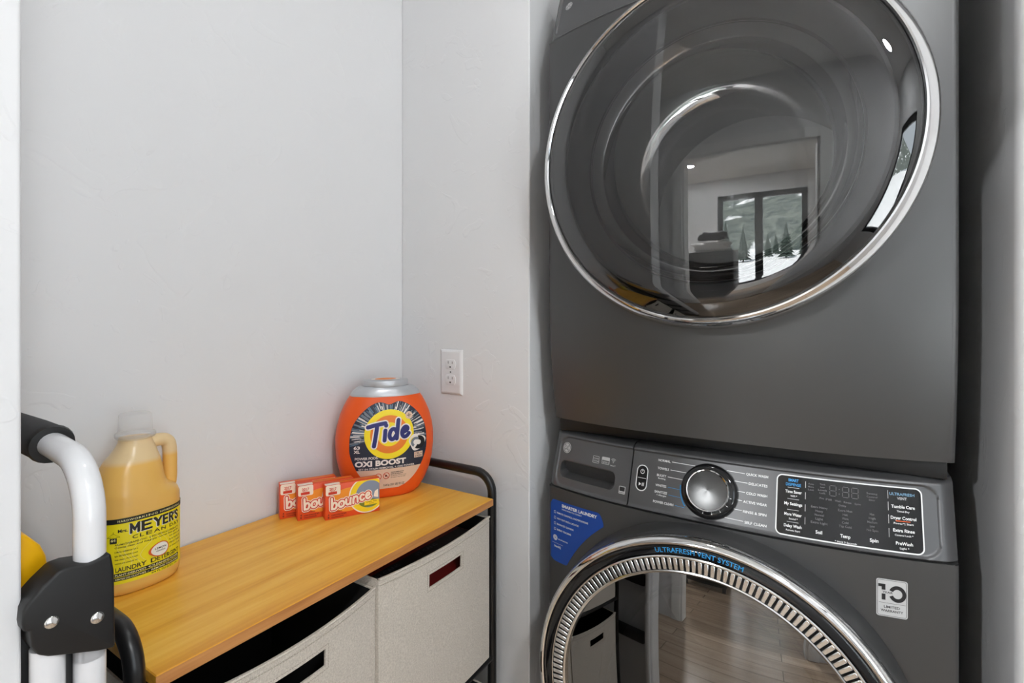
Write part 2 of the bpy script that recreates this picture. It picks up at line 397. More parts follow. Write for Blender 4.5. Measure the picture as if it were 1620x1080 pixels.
def machine_body(zc, rh, z0, z1, zoff, side_front=None):
    """front skin with a round door opening, sides, top and bottom"""
    mb = MB(); xe = HW-.009
    angs = sorted(set([2*PI*i/144 for i in range(144)] + [math.atan2(z-zc, x) % (2*PI) for x in (-xe, xe) for z in (z0, z1)]))
    def edge(a):
        c, s_ = math.cos(a), math.sin(a); ts = []
        if abs(c) > 1e-9: ts.append((xe if c > 0 else -xe)/c)
        if abs(s_) > 1e-9: ts.append(((z1 if s_ > 0 else z0)-zc)/s_)
        return min(t for t in ts if t > 0)
    def fn(a, t):
        r = rh+(edge(a)-rh)*t; x, z = r*math.cos(a), zc+r*math.sin(a)
        return (x, bow(x)+zoff(z), z)
    mb.grid(fn, angs, [0]+[i/14 for i in range(1, 15)], wrap=True)
    mb.lathe_y([(rh-2e-5, bow(rh*.6)-.005), (rh-2e-5, .03)], 0, zc, 144)
    zs = [z0+(z1-z0)*i/40 for i in range(41)]
    for s_ in (-1, 1):
        def sf(z, k):
            y0 = bow(xe)+zoff(z)
            if k <= 4:
                a = PI/2*k/4; return (s_*(xe+.009*math.sin(a)), y0+.010*(1-math.cos(a)), z)
            return (s_*HW, DEPTH, z)
        mb.grid(sf, zs, [0, 1, 2, 3, 4, 5])
    xs = [-HW]+[-xe+2*xe*i/48 for i in range(49)]+[HW]
    for z in (z0, z1):
        mb.grid(lambda x, k: (x, (bow(max(-xe, min(xe, x)))+zoff(z)+(.010 if abs(x) > xe+1e-6 else 0)) if k == 0 else DEPTH, z+(2e-5 if z == z0 else -2e-5)), xs, [0, 1])
    mb.box(-HW, HW, DEPTH-.004, DEPTH, z0, z1)
    return mb

class Panel:
    def __init__(s, z0, h, tilt, pocket=False):
        s.z0, s.h, s.tilt, s.pocket = z0, h, tilt, pocket
        a = math.atan2(tilt, h); s.n = (0, -math.cos(a), math.sin(a)); s.ang = a
    def y(s, x, z):
        v = (z-s.z0)/s.h
        y = bow(x)+s.tilt*max(0, v)
        if v > .93: y += .014*((v-.93)/.07)**2
        if v < .012: y += .002*((.012-v)/.012)**2
        if abs(x) > .335: y += .012*((abs(x)-.335)/.0205)**2
        d = sdf_rr(x, z, -.340, s.z0+.0020, .336, s.z0+s.h-.0095, .024)
        y += .0035*sstep(.0, -.0036, d)
        if s.pocket:
            d = sdf_rr(x, z, -.330, s.z0+.021, -.190, s.z0+.056, .014)
            if d < 0:
                k = max(0, min(1, (z-(s.z0+.021))/.035))
                y += sstep(0, -.0035, d)*(.003+.030*(1-k)**.8)
        return y
    def surf(s, u, v, h): return (u+s.n[0]*h, s.y(u, v)+s.n[1]*h, v+s.n[2]*h)
    def skin(s, x0, x1, step=.0028):
        mb = MB(); nx = int((x1-x0)/step); nz = int(s.h/.0019)
        mb.grid(lambda x, z: (x, s.y(x, z), z), [x0+(x1-x0)*i/nx for i in range(nx+1)], [s.z0+s.h*i/nz for i in range(nz+1)])
        return mb
    def ends(s, mb, x0, x1, top=True):
        nz = 40; zs = [s.z0+s.h*i/nz for i in range(nz+1)]
        for x in (x0, x1):
            deep = DEPTH if abs(x) > .35 else None
            mb.grid(lambda z, k: (x, s.y(x, z) if k == 0 else (deep or s.y(x, z)+.03), z), zs, [0, 1])
        xs = [x0+(x1-x0)*i/40 for i in range(41)]
        for z in (s.z0, s.z0+s.h):
            mb.grid(lambda x, k: (x, s.y(x, z) if k == 0 else (DEPTH if z > s.z0 else .05), z), xs, [0, 1])
        return mb

def badge(root, pan, u, v, r):
    p = Print().disc((u, v), r, 40)
    b = p.build('logo_badge', M_STICK, root, pan.surf, .0012); b['label'] = 'round silver monogram badge'
    q = Print().ring((u, v), r*.80, r*.88, 40)
    q.text('G', u-r*.25, v-r*.36, r*.72, bold=-.01, shear=.25).text('E', u+r*.27, v-r*.36, r*.72, bold=-.01, shear=.25)
    for k in range(4):
        a = k*PI/2+PI/4
        q.ring((u+r*.62*math.cos(a), v+r*.62*math.sin(a)), r*.10, r*.15, 16)
    q.build('monogram', M_STICKD, b, pan.surf, .0016)

XC, YE = -.192, 1.018
# ---- dryer
dryer = thing('clothes_dryer', 'dark grey dryer stacked on top, large round glass door with chrome rim', 'dryer', (XC, YE, 1.037))
DZC = .536
def dzoff(z): return .032*(max(0, .30-z)/.30)**2
DP = Panel(.859, .145, .05)
obj('body', machine_body(DZC, .300, .004, .857, dzoff), M_PAINT, dryer)
mb = DP.skin(-HW, HW, .004); DP.ends(mb, -HW, HW)
obj('control_panel', mb, M_PANEL, dryer)
badge(dryer, DP, -.312, .939, .0095)
kit = obj('stacking_bracket', MB().box(-.347, .347, .040, .70, -.0265, .004, .002), M_BLACK, dryer)
for sx in (-1, 1):
    obj('foot', MB().lathe_z([(.016, -.027), (.018, -.02), (.018, -.004), (.01, 0)], sx*.29, .06, 20), M_BLACK, dryer)
obj('door_shell', MB().lathe_y([(.300, -.010), (.310, -.030), (.3165, -.050), (.3185, -.070), (.316, -.074)], 0, DZC, 160), M_DARKGREY, dryer)
obj('door_ring', MB().lathe_y([(.314, -.068), (.3205, -.071), (.3230, -.075), (.3228, -.0785), (.3195, -.0855), (.3120, -.0945), (.3075, -.0985), (.3048, -.0988), (.3028, -.0965), (.3024, -.090)], 0, DZC, 200), M_CHROME, dryer)
RC = 3.0
def cap_prof(r0, y0, rc, n=24):
    s0 = math.sqrt(rc*rc-r0*r0)
    return [(max(1e-4, r0*(n-i)/n), y0-(math.sqrt(rc*rc-(r0*(n-i)/n)**2)-s0)) for i in range(n+1)]
g = obj('door_glass', MB().lathe_y([(r, y-.012+.012*(max(0, r-.258)/.0446)**2) for r, y in cap_prof(.3026, -.095, RC, 60)], 0, DZC, 160), M_DGLASS, dryer, smooth=180); g['label'] = 'large round convex door glass'
obj('inner_band', MB().lathe_y([(.302, -.088), (.300, -.084), (.280, -.078), (.276, -.074)], 0, DZC, 160), M_DARKGREY, dryer)
obj('inner_rim', MB().lathe_y([(.277, -.070), (.275, -.075), (.270, -.0775), (.263, -.075), (.255, -.067), (.247, -.054), (.241, -.04), (.236, -.02)], 0, DZC, 160), M_RIM, dryer)
bowl = [(.235, -.03), (.231, -.005), (.224, .02), (.213, .045), (.198, .066), (.186, .076), (.176, .078), (.165, .074), (.13, .060), (.09, .051), (.045, .046), (.0005, .0445)]
obj('door_bowl', MB().lathe_y(bowl, 0, DZC, 128), M_BOWL, dryer, smooth=180)
obj('gasket', MB().lathe_y([(.236, -.034), (.239, -.036), (.24, -.03), (.236, -.026)], 0, DZC, 128), M_BLACK, dryer)
obj('drum', MB().lathe_y([(.262, .03), (.285, .06), (.292, .12), (.292, .56), (.28, .60), (.05, .61), (.0005, .605)], 0, DZC, 96), M_DRUM, dryer)
obj('door_opening_ring', MB().lathe_y([(.300, .02), (.262, .03)], 0, DZC, 96), M_DARKGREY, dryer)

# ---- washer
washer = thing('front_load_washer', 'dark grey front-loading washer under the dryer, with dial, black display and slotted door ring', 'washer', (XC, YE, 0))
WZC = .571
WP = Panel(.894, .116, .045, pocket=True)
obj('body', machine_body(WZC, .312, .025, .8915, lambda z: 0.), M_PAINT, washer)
for sx in (-1, 1):
    for y in (.05, .66):
        obj('foot', MB().lathe_z([(.02, 0), (.022, .004), (.018, .012), (.012, .027)], sx*.29, y, 20), M_BLACK, washer)
SEAM = -.1565
mb = WP.skin(SEAM+.0012, HW, .0026); WP.ends(mb, SEAM+.0012, HW)
panel = obj('control_panel', mb, M_PANEL, washer)
mb = WP.skin(-HW, SEAM-.0012, .0016); WP.ends(mb, -HW, SEAM-.0012)
drawer = obj('detergent_drawer', mb, M_PANEL, washer)
obj('panel_gap', MB().grid(lambda x, z: (x, WP.y(x, min(z, 1.0))+.012, z), [-.34+.68*i/30 for i in range(31)], [.885+.12*i/10 for i in range(11)]), M_BLACK, washer)
badge(washer, WP, -.3195, .9755, .0112)

ps = WP.surf
pr = Print()
for (x0, x1, z) in ((-.2475, -.2325, .9655), (-.2255, -.2075, .967)):
    pr.outline(rr_pts(x0, z-.0065, x1, z+.0065, .0015), .0009)
pr.text('POWER', -.240, .9660, .0030, .0125).text('STEAM', -.240, .9612, .0030, .0125)
pr.rrect(-.2255, .9675, -.2075, .9735, .0012)
pr.text('SPIN', -.2165, .9620, .0036, .0150)
for k in range(3):
    pr.ring((-.1985, .9660), .0022+.0024*k, .0032+.0024*k, 14, PI*.25, PI*.75)
pr.disc((-.1985, .9662), .0010, 12).text('SMART', -.1985, .9588, .0026, .0125)
pr.build('drawer_icons', M_PRINTL, drawer, ps)
Print().rrect(-.1785, .9125, -.1645, .9265, .0012).build('energy_mark', M_STICK, drawer, ps)
Print().rrect(-.1773, .9175, -.1657, .9252, .0008).text('ENERGY', -.1715, .9136, .0022, .0118).build('energy_mark_print', M_STICKD, drawer, ps, .0007)

# power and start buttons
pill = rr_pts(-.1435, .926, -.1215, .972, .0105)
bt = Print().rrect(-.1435, .926, -.1215, .972, .0105).build('button_pad', M_BLACKGLOSS, washer, ps, .0010)
pr = Print().outline(pill, .0017).line((-.141, .9488), (-.124, .9488), .0007)
pr.ring((-.1325, .9605), .0033, .0042, 24, PI*.62, PI*2.38).line((-.1325, .9605), (-.1325, .9655), .0009)
pr.poly([(-.1375, .9345), (-.1375, .9405), (-.1325, .9375)]).rrect(-.1310, .9345, -.1298, .9405).rrect(-.1284, .9345, -.1272, .9405)
pr.build('button_marks', M_PRINTW, bt, ps, .0014)

# cycle names and leader lines around the dial
KX, KZ = -.0035, .9465
pr = Print(); pb = Print()
for (t, x1, z, w, sub) in (('NORMAL', -.0790, .9845, .0240, None), ('TOWELS', -.0805, .9700, .0225, None), ('BULKY', -.0845, .9575, .0185, 'Bedding'),
                           ('WHITES', -.0825, .9395, .0215, None), ('SANITIZE', -.0800, .9280, .0245, '+ Allergen'), ('POWER CLEAN', -.0660, .9105, .0395, None)):
    pr.text(t, x1, z, .0042, w, 'R', bold=.018)
    if sub: pr.text(sub, x1-.001, z-.0046, .0028, w*.78, 'R')
for (z, x, xe_) in ((.9865, -.0760, -.030), (.9720, -.0775, -.040), (.9590, -.0815, -.044)):
    pr.line((x, z), (xe_, z-.0008), .0010)
for (z, x) in ((.9412, -.0795), (.9280, -.0770), (.9125, -.0630)):
    pb.line((x, z), (-.045, z-.001), .0006)
pb.ring((KX, KZ), .0510, .0535, 30, PI*.985, PI*1.21)
for (t, x0, z, w) in (('QUICK WASH', .0580, .9830, .0360), ('DELICATES', .0630, .9680, .0305), ('COLD WASH', .0597, .9520, .0340),
                      ('ACTIVE WEAR', .0553, .9378, .0385), ('RINSE & SPIN', .0560, .9220, .0375), ('SELF CLEAN', .0592, .9055, .0350)):
    pr.text(t, x0, z, .0042, w, 'L', bold=.018)
for (z, x) in ((.9852, .0560), (.9702, .0610), (.9545, .0578), (.9405, .0535), (.9248, .0540), (.9082, .0572)):
    pr.line((.025, z+.0008), (x, z), .0010)
pr.build('cycle_print', M_PRINTW, panel, ps); pb.build('cycle_print_blue', M_PRINTB, panel, ps)

# dial
def brushed():
    m = mat('spun_metal', (.085, .085, .085), .27, 1.0); nt = m.node_tree; b = nt.nodes['Principled BSDF']
    b.inputs['Anisotropic'].default_value = .93
    tg = nt.nodes.new('ShaderNodeTangent'); tg.direction_type = 'RADIAL'; tg.axis = 'Y'
    nt.links.new(tg.outputs[0], b.inputs['Tangent']); return m
kp = Vector((KX, WP.y(KX, KZ), KZ))
knob = obj('dial', MB().lathe_y([(.050, .004), (.0500, -.004), (.0492, -.0085), (.0465, -.0120), (.0415, -.0140), (.0385, -.0145), (.0380, -.012)], 0, 0, 96), M_BLACKGLOSS, washer)
knob.location = kp; knob.rotation_euler = (-WP.ang, 0, 0)
obj('dial_lip', MB().lathe_y([(.0385, -.012), (.0382, -.0185), (.0368, -.0210), (.0350, -.0205), (.0340, -.0180)], 0, 0, 96), M_CHROME, knob)
obj('dial_face', MB().lathe_y([(.0342, -.0185), (.020, -.0190), (.0003, -.0192)], 0, 0, 96), brushed(), knob)
tick = MB().box(-.0005, .0005, -.0150, -.0135, .0395, .0420)
for a in (-10, -32, -54, -76, -98):
    o = obj('tick', tick, M_PRINTW, knob, smooth=0) if a == -10 else o.copy()
    if a != -10: COL.objects.link(o)
    o.rotation_euler = (0, math.radians(90-a), 0)

# display
disp = Print().rrect(.1085, .9000, .3125, .9925, .0085, 40, 8).build('display', M_DISPLAY, washer, ps, .0010); disp['label'] = 'black glass touch display with white border'
Print().outline(rr_pts(.1085, .9000, .3125, .9925, .0085), .0019).build('display_border', M_PRINTW, disp, ps, .0014)
pw = Print(); pg = Print(); pB = Print(); pB2 = Print(); po = Print(); pl = Print()
pB.text('SMART', .1336, .9830, .0046, .0155, bold=.03); pB.text('DISPENSE', .1336, .9762, .0046, .0230)
for (t, z, w, sub, sw) in (('Time Saver', .9650, .0250, 'WiFi *', .010), ('My Settings', .9462, .0270, None, 0), ('More Water', .9300, .0260, 'Sound *', .013), ('Delay Wash', .9125, .0265, 'Remote Start', .021)):
    pw.text(t, .1340, z, .0046, w, bold=.022)
    if sub: pw.text(sub, .1345, z-.0058, .0027, sw)
for z in (.9735, .9558, .9390, .9205): pl.line((.1250, z), (.1425, z), .0007)
for (z0, z1) in ((.9760, .9860), (.9585, .9690), (.9400, .9505), (.9205, .9310)):
    pl.line((.1520, z0), (.1520, z1), .0007); pl.line((.2680, z0-.001), (.2680, z1+.001), .0007)
for (t, x) in (('Soil', .1722), ('Temp', .2092), ('Spin', .2480)):
    pw.text(t, x, .9095, .0050, {'Soil': .0095, 'Temp': .0140, 'Spin': .0115}[t], bold=.022)
pw.text('* Hold 3 Seconds', .2097, .9018, .0026, .030)
pB2.text('ULTRAFRESH', .2866, .9805, .0042, .0330)
pl.text('VENT', .2866, .9745, .0040, .0130)
for (t, z, w, sub, sw) in (('Tumble Care', .9622, .0310, 'Timed Dry', .0165), ('Dryer Control', .9460, .0335, 'Power*| Start', .0260), ('Extra Rinse', .9283, .0280, 'Control Lock *', .0240), ('PreWash', .9103, .0220, 'Light *', .0120)):
    pw.text(t, .2875, z, .0046, w, bold=.022); pw.text(sub, .2875, z-.0058-(.0012 if t.startswith('Dryer') else 0), .0027, sw)
po.rrect(.2775, .9432, .2965, .9443)
def seg_digit(x, z, w, hh):
    for (a, b_) in (((0, 0), (w, 0)), ((0, hh/2), (w, hh/2)), ((0, hh), (w, hh)), ((0, 0), (0, hh/2)), ((0, hh/2), (0, hh)), ((w, 0), (w, hh/2)), ((w, hh/2), (w, hh))):
        d = Vector(b_)-Vector(a); u_ = d.normalized()*.0009
        pl2.line((x+a[0]+u_.x, z+a[1]+u_.y), (x+b_[0]-u_.x, z+b_[1]-u_.y), .0008)
pl2 = Print()
for x in (.1875, .2055, .2185): seg_digit(x, .9690, .0090, .0155)
pl2.disc((.2010, .9730), .0008, 10).disc((.2010, .9800), .0008, 10)
for (x, rows) in ((.1725, ('Extra Heavy', 'Heavy', 'Normal', 'Light', 'Extra Light')), (.2092, ('Extra Hot', 'Hot', 'Warm', 'Cold', 'Tap Cold')), (.2460, ('Max', 'High', 'Medium', 'Low', 'No Spin'))):
    for i, t in enumerate(rows):
        pg.text(t, x, .9475-i*.0058, .0034, .0022*len(t))
for (x, z, t) in ((.1600, .9820, 'Auto'), (.1600, .9775, 'More'), (.1600, .9730, 'Less'), (.1770, .9835, 'Tank'), (.1770, .9790, 'Low'), (.1770, .9745, 'Levels'), (.1770, .9700, 'Left'), (.1760, .9620, 'Pre'),
                  (.1860, .9615, 'Fill'), (.1990, .9610, 'Wash'), (.2125, .9605, 'Rinse'), (.2265, .9600, 'Spin'), (.2055, .9550, 'Delay'), (.2465, .9780, 'Sensing'), (.2465, .9732, 'Control'), (.2465, .9685, 'Door')):
    pg.text(t, x, z, .0028, .0021*len(t))
pw.build('display_text', M_PRINTW, disp, ps, .0015); pg.build('display_dim_text', M_PRINTG, disp, ps, .0015); pB.build('display_blue_text', M_PRINTB, disp, ps, .0015)
pB2.build('display_pale_blue_text', M_PRINTB2, disp, ps, .0015); po.build('display_orange_bar', M_PRINTO, disp, ps, .0015); pl.build('display_grey_marks', M_PRINTL, disp, ps, .0015); pl2.build('display_digits', M_PRINTG, disp, ps, .0015)

# stickers on the lower body
def bs(u, v, h): return (u, bow(u)-h, v)
def st_lo(u):
    d = .3395**2-u*u; arc = WZC+math.sqrt(max(0, d)) if d > 0 else 0
    t = max(0, min(1, (u+.3480)/.010)); left = .727+.004*(1-t)
    return max(left, arc, .727) if u > -.336 else .7275+(.006*(1-t))
def st_hi(u):
    base = .8640+(u+.34)*.012
    if u < -.338: return base-.010*((-.338-u)/.010)**2
    if u > -.222: return base-.020*((u+.222)/.014)**2
    return base
us = [-.348+.140*i/44 for i in range(45)]
bl = Print().cols(us, st_lo, st_hi, 8).build('blue_sticker', M_BLUE, washer, bs, .0006); bl['label'] = 'blue advertising sticker with white lettering'
pr = Print()
sk = .012
def st_text(t, u, v, cap, w, bold=.012): pr.text(t, u, v, cap, w, 'L', bold=bold)
st_text('SMARTER LAUNDRY', -.3150, .8525, .0066, .0920, .045)
st_text('STARTS WHEN YOU CONNECT', -.3150, .8462, .0030, .0540, .02)
for i, t in enumerate(('REMOTE CONTROL & NOTIFICATIONS', 'NEW FEATURES & UPDATES', 'ENHANCED CLEANING', 'ENERGY TRACKING')):
    z = .8345-i*.0125; st_text(t, -.3290, z, .0038, (.0840, .0600, .0465, .0395)[i], .025)
    pr.outline(rr_pts(-.3370, z-.0005, -.3328, z+.0045, .0005), .0008)
pr.disc((-.3340, .7795), .0062, 24)
st_text('GE APPLIANCES', -.3255, .7770, .0026, .0270, .03)
pr.line((-.3430, .7675), (-.3120, .7675), .0005)
st_text('SmartHQ', -.3370, .7585, .0048, .0190, .03)
pr.build('sticker_print', M_PRINTW, bl, bs, .0009)
Print().ring((-.3340, .7795), .0044, .0049, 20).text('G', -.3352, .7778, .0038).text('E', -.3326, .7778, .0038).build('sticker_monogram', M_BLUE, bl, bs, .0012)
ws = Print().rrect(.2502, .7985, .2908, .8575, .0035, 10, 6).build('warranty_sticker', M_STICK, washer, bs, .0006); ws['label'] = 'silver ten year warranty sticker'
pr = Print().outline(rr_pts(.2518, .8002, .2892, .8558, .0026), .0005)
pr.rrect(.2528, .8448, .2622, .8495).rrect(.2573, .8402, .2622, .8495).rrect(.2573, .8245, .2622, .8340)
pr.ring((.2777, .8358), .0062, .0112, 36, math.radians(-158), math.radians(158), 2, 1.16)
pr.text('YEAR', .2650, .8352, .0032, .0135, bold=.015).line((.2535, .8200), (.2880, .8200), .0004)
pr.text('LIMITED', .2705, .8122, .0040, .0205, bold=.012).text('WARRANTY', .2705, .8060, .0040, .0290, bold=.012)
pr.build('warranty_print', M_STICKD, ws, bs, .0009)

# door: collar, chrome ring, black band, slotted vent ring, glass
obj('door_collar', MB().lathe_y([(.312, .02), (.3205, -.030), (.3203, -.055), (.3200, -.078), (.3192, -.090), (.3170, -.096), (.314, -.094)], 0, WZC, 160), M_PAINT, washer)
obj('door_ring', MB().lathe_y([(.3150, -.092), (.3168, -.098), (.3168, -.106), (.3150, -.1120), (.3118, -.1155), (.3080, -.1170), (.3050, -.1160), (.3030, -.1100)], 0, WZC, 200), M_CHROME, washer)
band = obj('black_band', MB().lathe_y([(.3045, -.110), (.3010, -.1145), (.2955, -.1165), (.2890, -.1170), (.2860, -.1140)], 0, WZC, 160), M_BLACKGLOSS, washer)
def arc_s(u, v, h):
    a = math.radians(105.0)-u/.294; r = .2915+v
    return (r*math.cos(a), -.1168-h, WZC+r*math.sin(a))
Print().text('ULTRAFRESH VENT SYSTEM', 0, 0, .0088, .1455, 'L', bold=.008).build('band_lettering', M_PRINTB, band, arc_s, .0006)
vent = obj('vent_ring', MB().lathe_y([(.2862, -.108), (.2862, -.1160), (.2845, -.1180), (.2825, -.1175), (.2820, -.1100), (.2615, -.1100), (.2610, -.1175), (.2590, -.1185), (.2560, -.1165), (.2550, -.110)], 0, WZC, 200), M_CHROME2, washer)
obj('vent_backing', MB().lathe_y([(.2822, -.1105), (.2612, -.1105)], 0, WZC, 120), M_BLACK, vent)
NS = 166
slat0 = None
for i in range(NS):
    if slat0 is None:
        slat0 = o = obj('slat', MB().box(-.0036, .0036, -.1178, -.1100, .2612, .2822, .0012, 1), M_CHROME2, vent, loc=(0, 0, WZC), smooth=40)
    else:
        o = slat0.copy(); COL.objects.link(o)
    o.rotation_euler = (0, 2*PI*i/NS, 0)
g = obj('door_glass', MB().lathe_y(cap_prof(.2552, -.111, 2.2), 0, WZC, 128), M_WGLASS, washer, smooth=180); g['label'] = 'round convex washer door glass'
obj('door_bowl', MB().lathe_y([(.254, -.10), (.25, -.06), (.23, 0.), (.20, .05), (.16, .08), (.08, .09), (.0005, .092)], 0, WZC, 96), M_BOWL, washer, smooth=180)
obj('drum', MB().lathe_y([(.312, .02), (.262, .03), (.27, .08), (.27, .5), (.0005, .52)], 0, WZC, 96), M_DRUM, washer)

# ------------------------------------------------------------------ storage rack with fabric bins
RX0, RX1, RY0, RY1, RT = -.984, -.672, .256, .972, .857
rack = thing('storage_rack', 'black metal storage rack with a honey wood top along the back wall', 'storage rack', (-.83, .614, 0))
def L_(p): return (p[0]+.83, p[1]-.614, p[2])
def arc_pts(cx, cz, r, a0, a1, n=8): return [(cx+r*math.cos(a0+(a1-a0)*i/n), cz+r*math.sin(a0+(a1-a0)*i/n)) for i in range(n+1)]
for y in (RY0, RY1):
    R, H = .045, .907
    pts = [(RX1, .0), (RX1, .3), (RX1, .6)]+arc_pts(RX1-R, H-R, R, 0, PI/2)+arc_pts(RX0+R, H-R, R, PI/2, PI)+[(RX0, .6), (RX0, .3), (RX0, .0)]
    obj('end_frame', MB().tube([L_((x, y, z)) for x, z in pts], .0105, 16), M_BLACKMET, rack, smooth=50)
obj('board', MB().box(*[v for v in (-.994+.83, -.6585+.83)], .272-.614, .956-.614, RT-.016, RT, .0012, 1), M_BOARD, rack)
obj('edge_band', MB().box(-.6586+.83, -.6576+.83, .272-.614, .956-.614, RT-.0155, RT-.0010), M_EDGE, rack, smooth=0)
obj('edge_band', MB().box(-.992+.83, -.660+.83, .956-.614, .9568-.614, RT-.0155, RT-.0010), M_EDGE, rack, smooth=0)
for z in (.484, .105):
    for x in (RX0, RX1):
        obj('crossbar', MB().tube([L_((x, RY0, z)), L_((x, .614, z)), L_((x, RY1, z))], .0085, 12), M_BLACKMET, rack)
    for y in (RY0, RY1):
        obj('side_bar', MB().tube([L_((RX0, y, z)), L_((RX1, y, z))], .0085, 12), M_BLACKMET, rack)
    for k in range(6):
        y = RY0+.06+k*.12
        obj('shelf_wire', MB().tube([L_((RX0, y, z+.004)), L_((RX1, y, z+.004))], .003, 8), M_BLACKMET, rack)
for x in (RX0+.02, RX1-.02):
    obj('top_rail', MB().tube([L_((x, RY0, RT-.024)), L_((x, RY1, RT-.024))], .0075, 12), M_BLACKMET, rack)

def fabric_bin(y0, y1, z0, z1, x0, x1, label, bowx=.010, dip=.004, hole=(.0035, .1025, .039, .0655)):
    """open-topped fabric bin; the front has a handle slot with a stitched border"""
    w = y1-y0; h = z1-z0
    t = thing('fabric_bin', label, 'storage bin', ((x0+x1)/2, (y0+y1)/2, z0), group='fabric bins in the rack')
    hx = (x1-x0)/2; hy = w/2
    hc, hw_, ht, hb = hole[0], hole[1]/2, hole[2], hole[3]     # centre, half width, depths under the rim
    def F(y, z, off=0.):                                       # the front face bulges a little
        k = max(0, 1-(y/hy)**2)
        top = z/h
        return (hx+off+bowx*k*(.35+.65*top)-.006*(1-k)*0, y, z-dip*k*top)
    ys = sorted(set([-hy+w*i/28 for i in range(29)]+[hc-hw_, hc+hw_]))
    zs = sorted(set([h*i/16 for i in range(17)]+[h-hb, h-ht, h-.012]))
    def skin(off):
        mb = MB(); V = [F(y, z, off) for y in ys for z in zs]; n = len(zs); Fs = []
        for i in range(len(ys)-1):
            for j in range(n-1):
                ym, zm = (ys[i]+ys[i+1])/2, (zs[j]+zs[j+1])/2
                if abs(ym-hc) < hw_ and h-hb < zm < h-ht: continue
                Fs.append((i*n+j, (i+1)*n+j, (i+1)*n+j+1, i*n+j+1))
        return mb.add(V, Fs)
    T = .0035
    mb = skin(0)
    rim = [F(y, h) for y in ys]
    mb.grid(lambda y, k: F(y, h, -T*k), ys, [0, 1])            # rim thickness
    for (ya, yb, za, zb) in ((hc-hw_, hc-hw_, h-hb, h-ht), (hc+hw_, hc+hw_, h-hb, h-ht)):
        mb.grid(lambda z, k: F(ya, z, -T*k), [za, (za+zb)/2, zb], [0, 1])
    hs = [y for y in ys if abs(y-hc) <= hw_+1e-6]
    for z in (h-hb, h-ht): mb.grid(lambda y, k: F(y, z, -T*k), hs, [0, 1])
    obj('front_panel', mb, M_FABRIC, t, smooth=60)
    mb = MB().box(-hx, hx, -hy, -hy+T, 0, h-.002, .001).box(-hx, hx, hy-T, hy, 0, h-.002, .001).box(-hx, -hx+T, -hy, hy, 0, h-.002, .001).box(-hx, hx, -hy, hy, 0, T, .001)
    obj('side_panels', mb, M_FABRIC, t)
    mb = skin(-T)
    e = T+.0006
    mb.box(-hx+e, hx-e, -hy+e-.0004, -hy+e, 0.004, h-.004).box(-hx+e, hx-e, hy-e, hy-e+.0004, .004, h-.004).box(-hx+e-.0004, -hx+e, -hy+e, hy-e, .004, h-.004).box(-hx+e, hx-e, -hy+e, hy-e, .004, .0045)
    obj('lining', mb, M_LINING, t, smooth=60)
    obj('hem', MB().tube([F(y, h-.0010, .0008) for y in ys], .0020, 8).tube([F(y, h-.0105, .0003) for y in ys], .0009, 6), M_STITCH if False else M_FABRIC, t, smooth=60)
    b = .0055
    ring = [(hc-hw_-b, h-hb-b), (hc+hw_+b, h-hb-b), (hc+hw_+b, h-ht+b), (hc-hw_-b, h-ht+b)]
    st = MB()
    for i in range(4):
        a, c_ = ring[i], ring[(i+1) % 4]; n = int(math.dist(a, c_)/.004)
        for k in range(n):
            p, q = k/n, (k+.62)/n
            st.tube([F(a[0]+(c_[0]-a[0])*p, a[1]+(c_[1]-a[1])*p, .0003), F(a[0]+(c_[0]-a[0])*q, a[1]+(c_[1]-a[1])*q, .0003)], .00045, 5)
    for k in range(int(w/.0045)):
        y = -hy+.004+k*.0045
        if y+.003 < hy: st.tube([F(y, h-.0125, .0003), F(y+.003, h-.0125, .0003)], .00045, 5)
    so = obj('stitching', st, M_STITCH, t); so['kind'] = 'stuff'
    return t
fabric_bin(.6165, .951, .4935, .817, -.965, -.6655, 'beige fabric bin under the right half of the wooden top, dark red carton inside', hole=(.0045, .1005, .038, .0645))
fabric_bin(.277, .6105, .4935, .806, -.968, -.6680, 'beige fabric bin under the left half of the wooden top, its handle slot black', bowx=.012, dip=.010, hole=(.005, .108, .036, .064))
fabric_bin(.6165, .951, .116, .430, -.965, -.6655, 'beige fabric bin on the lower tier, below the bin holding the dark red carton')
fabric_bin(.277, .6105, .116, .430, -.965, -.6655, 'beige fabric bin on the lower tier, at the end nearer the ladder')
# carton inside the right bin
M_CARTON = mat('dark_red_card', srgb(118, 26, 24), .5); M_CARTD = mat('carton_dark_print', srgb(28, 20, 24), .5); M_CARTG = mat('carton_grey_print', srgb(92, 92, 104), .5)
ct = thing('carton', 'dark red printed carton lying inside the right fabric bin', 'carton', (-.815, .784, .4975))
obj('box', MB().box(-.125, .128, -.145, .148, 0, .286, .003), M_CARTON, ct)
pc = Print(); pd = Print()
for i in range(5):
    pd.rrect(-.120+i*.05, -.14, -.086+i*.05, .143)
    pc.text('12 CANS', -.103+i*.05, .02, .010, .06, rot=PI/2).text('12 CANS', -.103+i*.05, -.09, .010, .06, rot=PI/2)
pd.build('dark_print', M_CARTD, ct, lambda u, v, h: (u, v, .286+h), .0004); pc.build('lettering', M_CARTG, ct, lambda u, v, h: (u, v, .286+h), .0008)

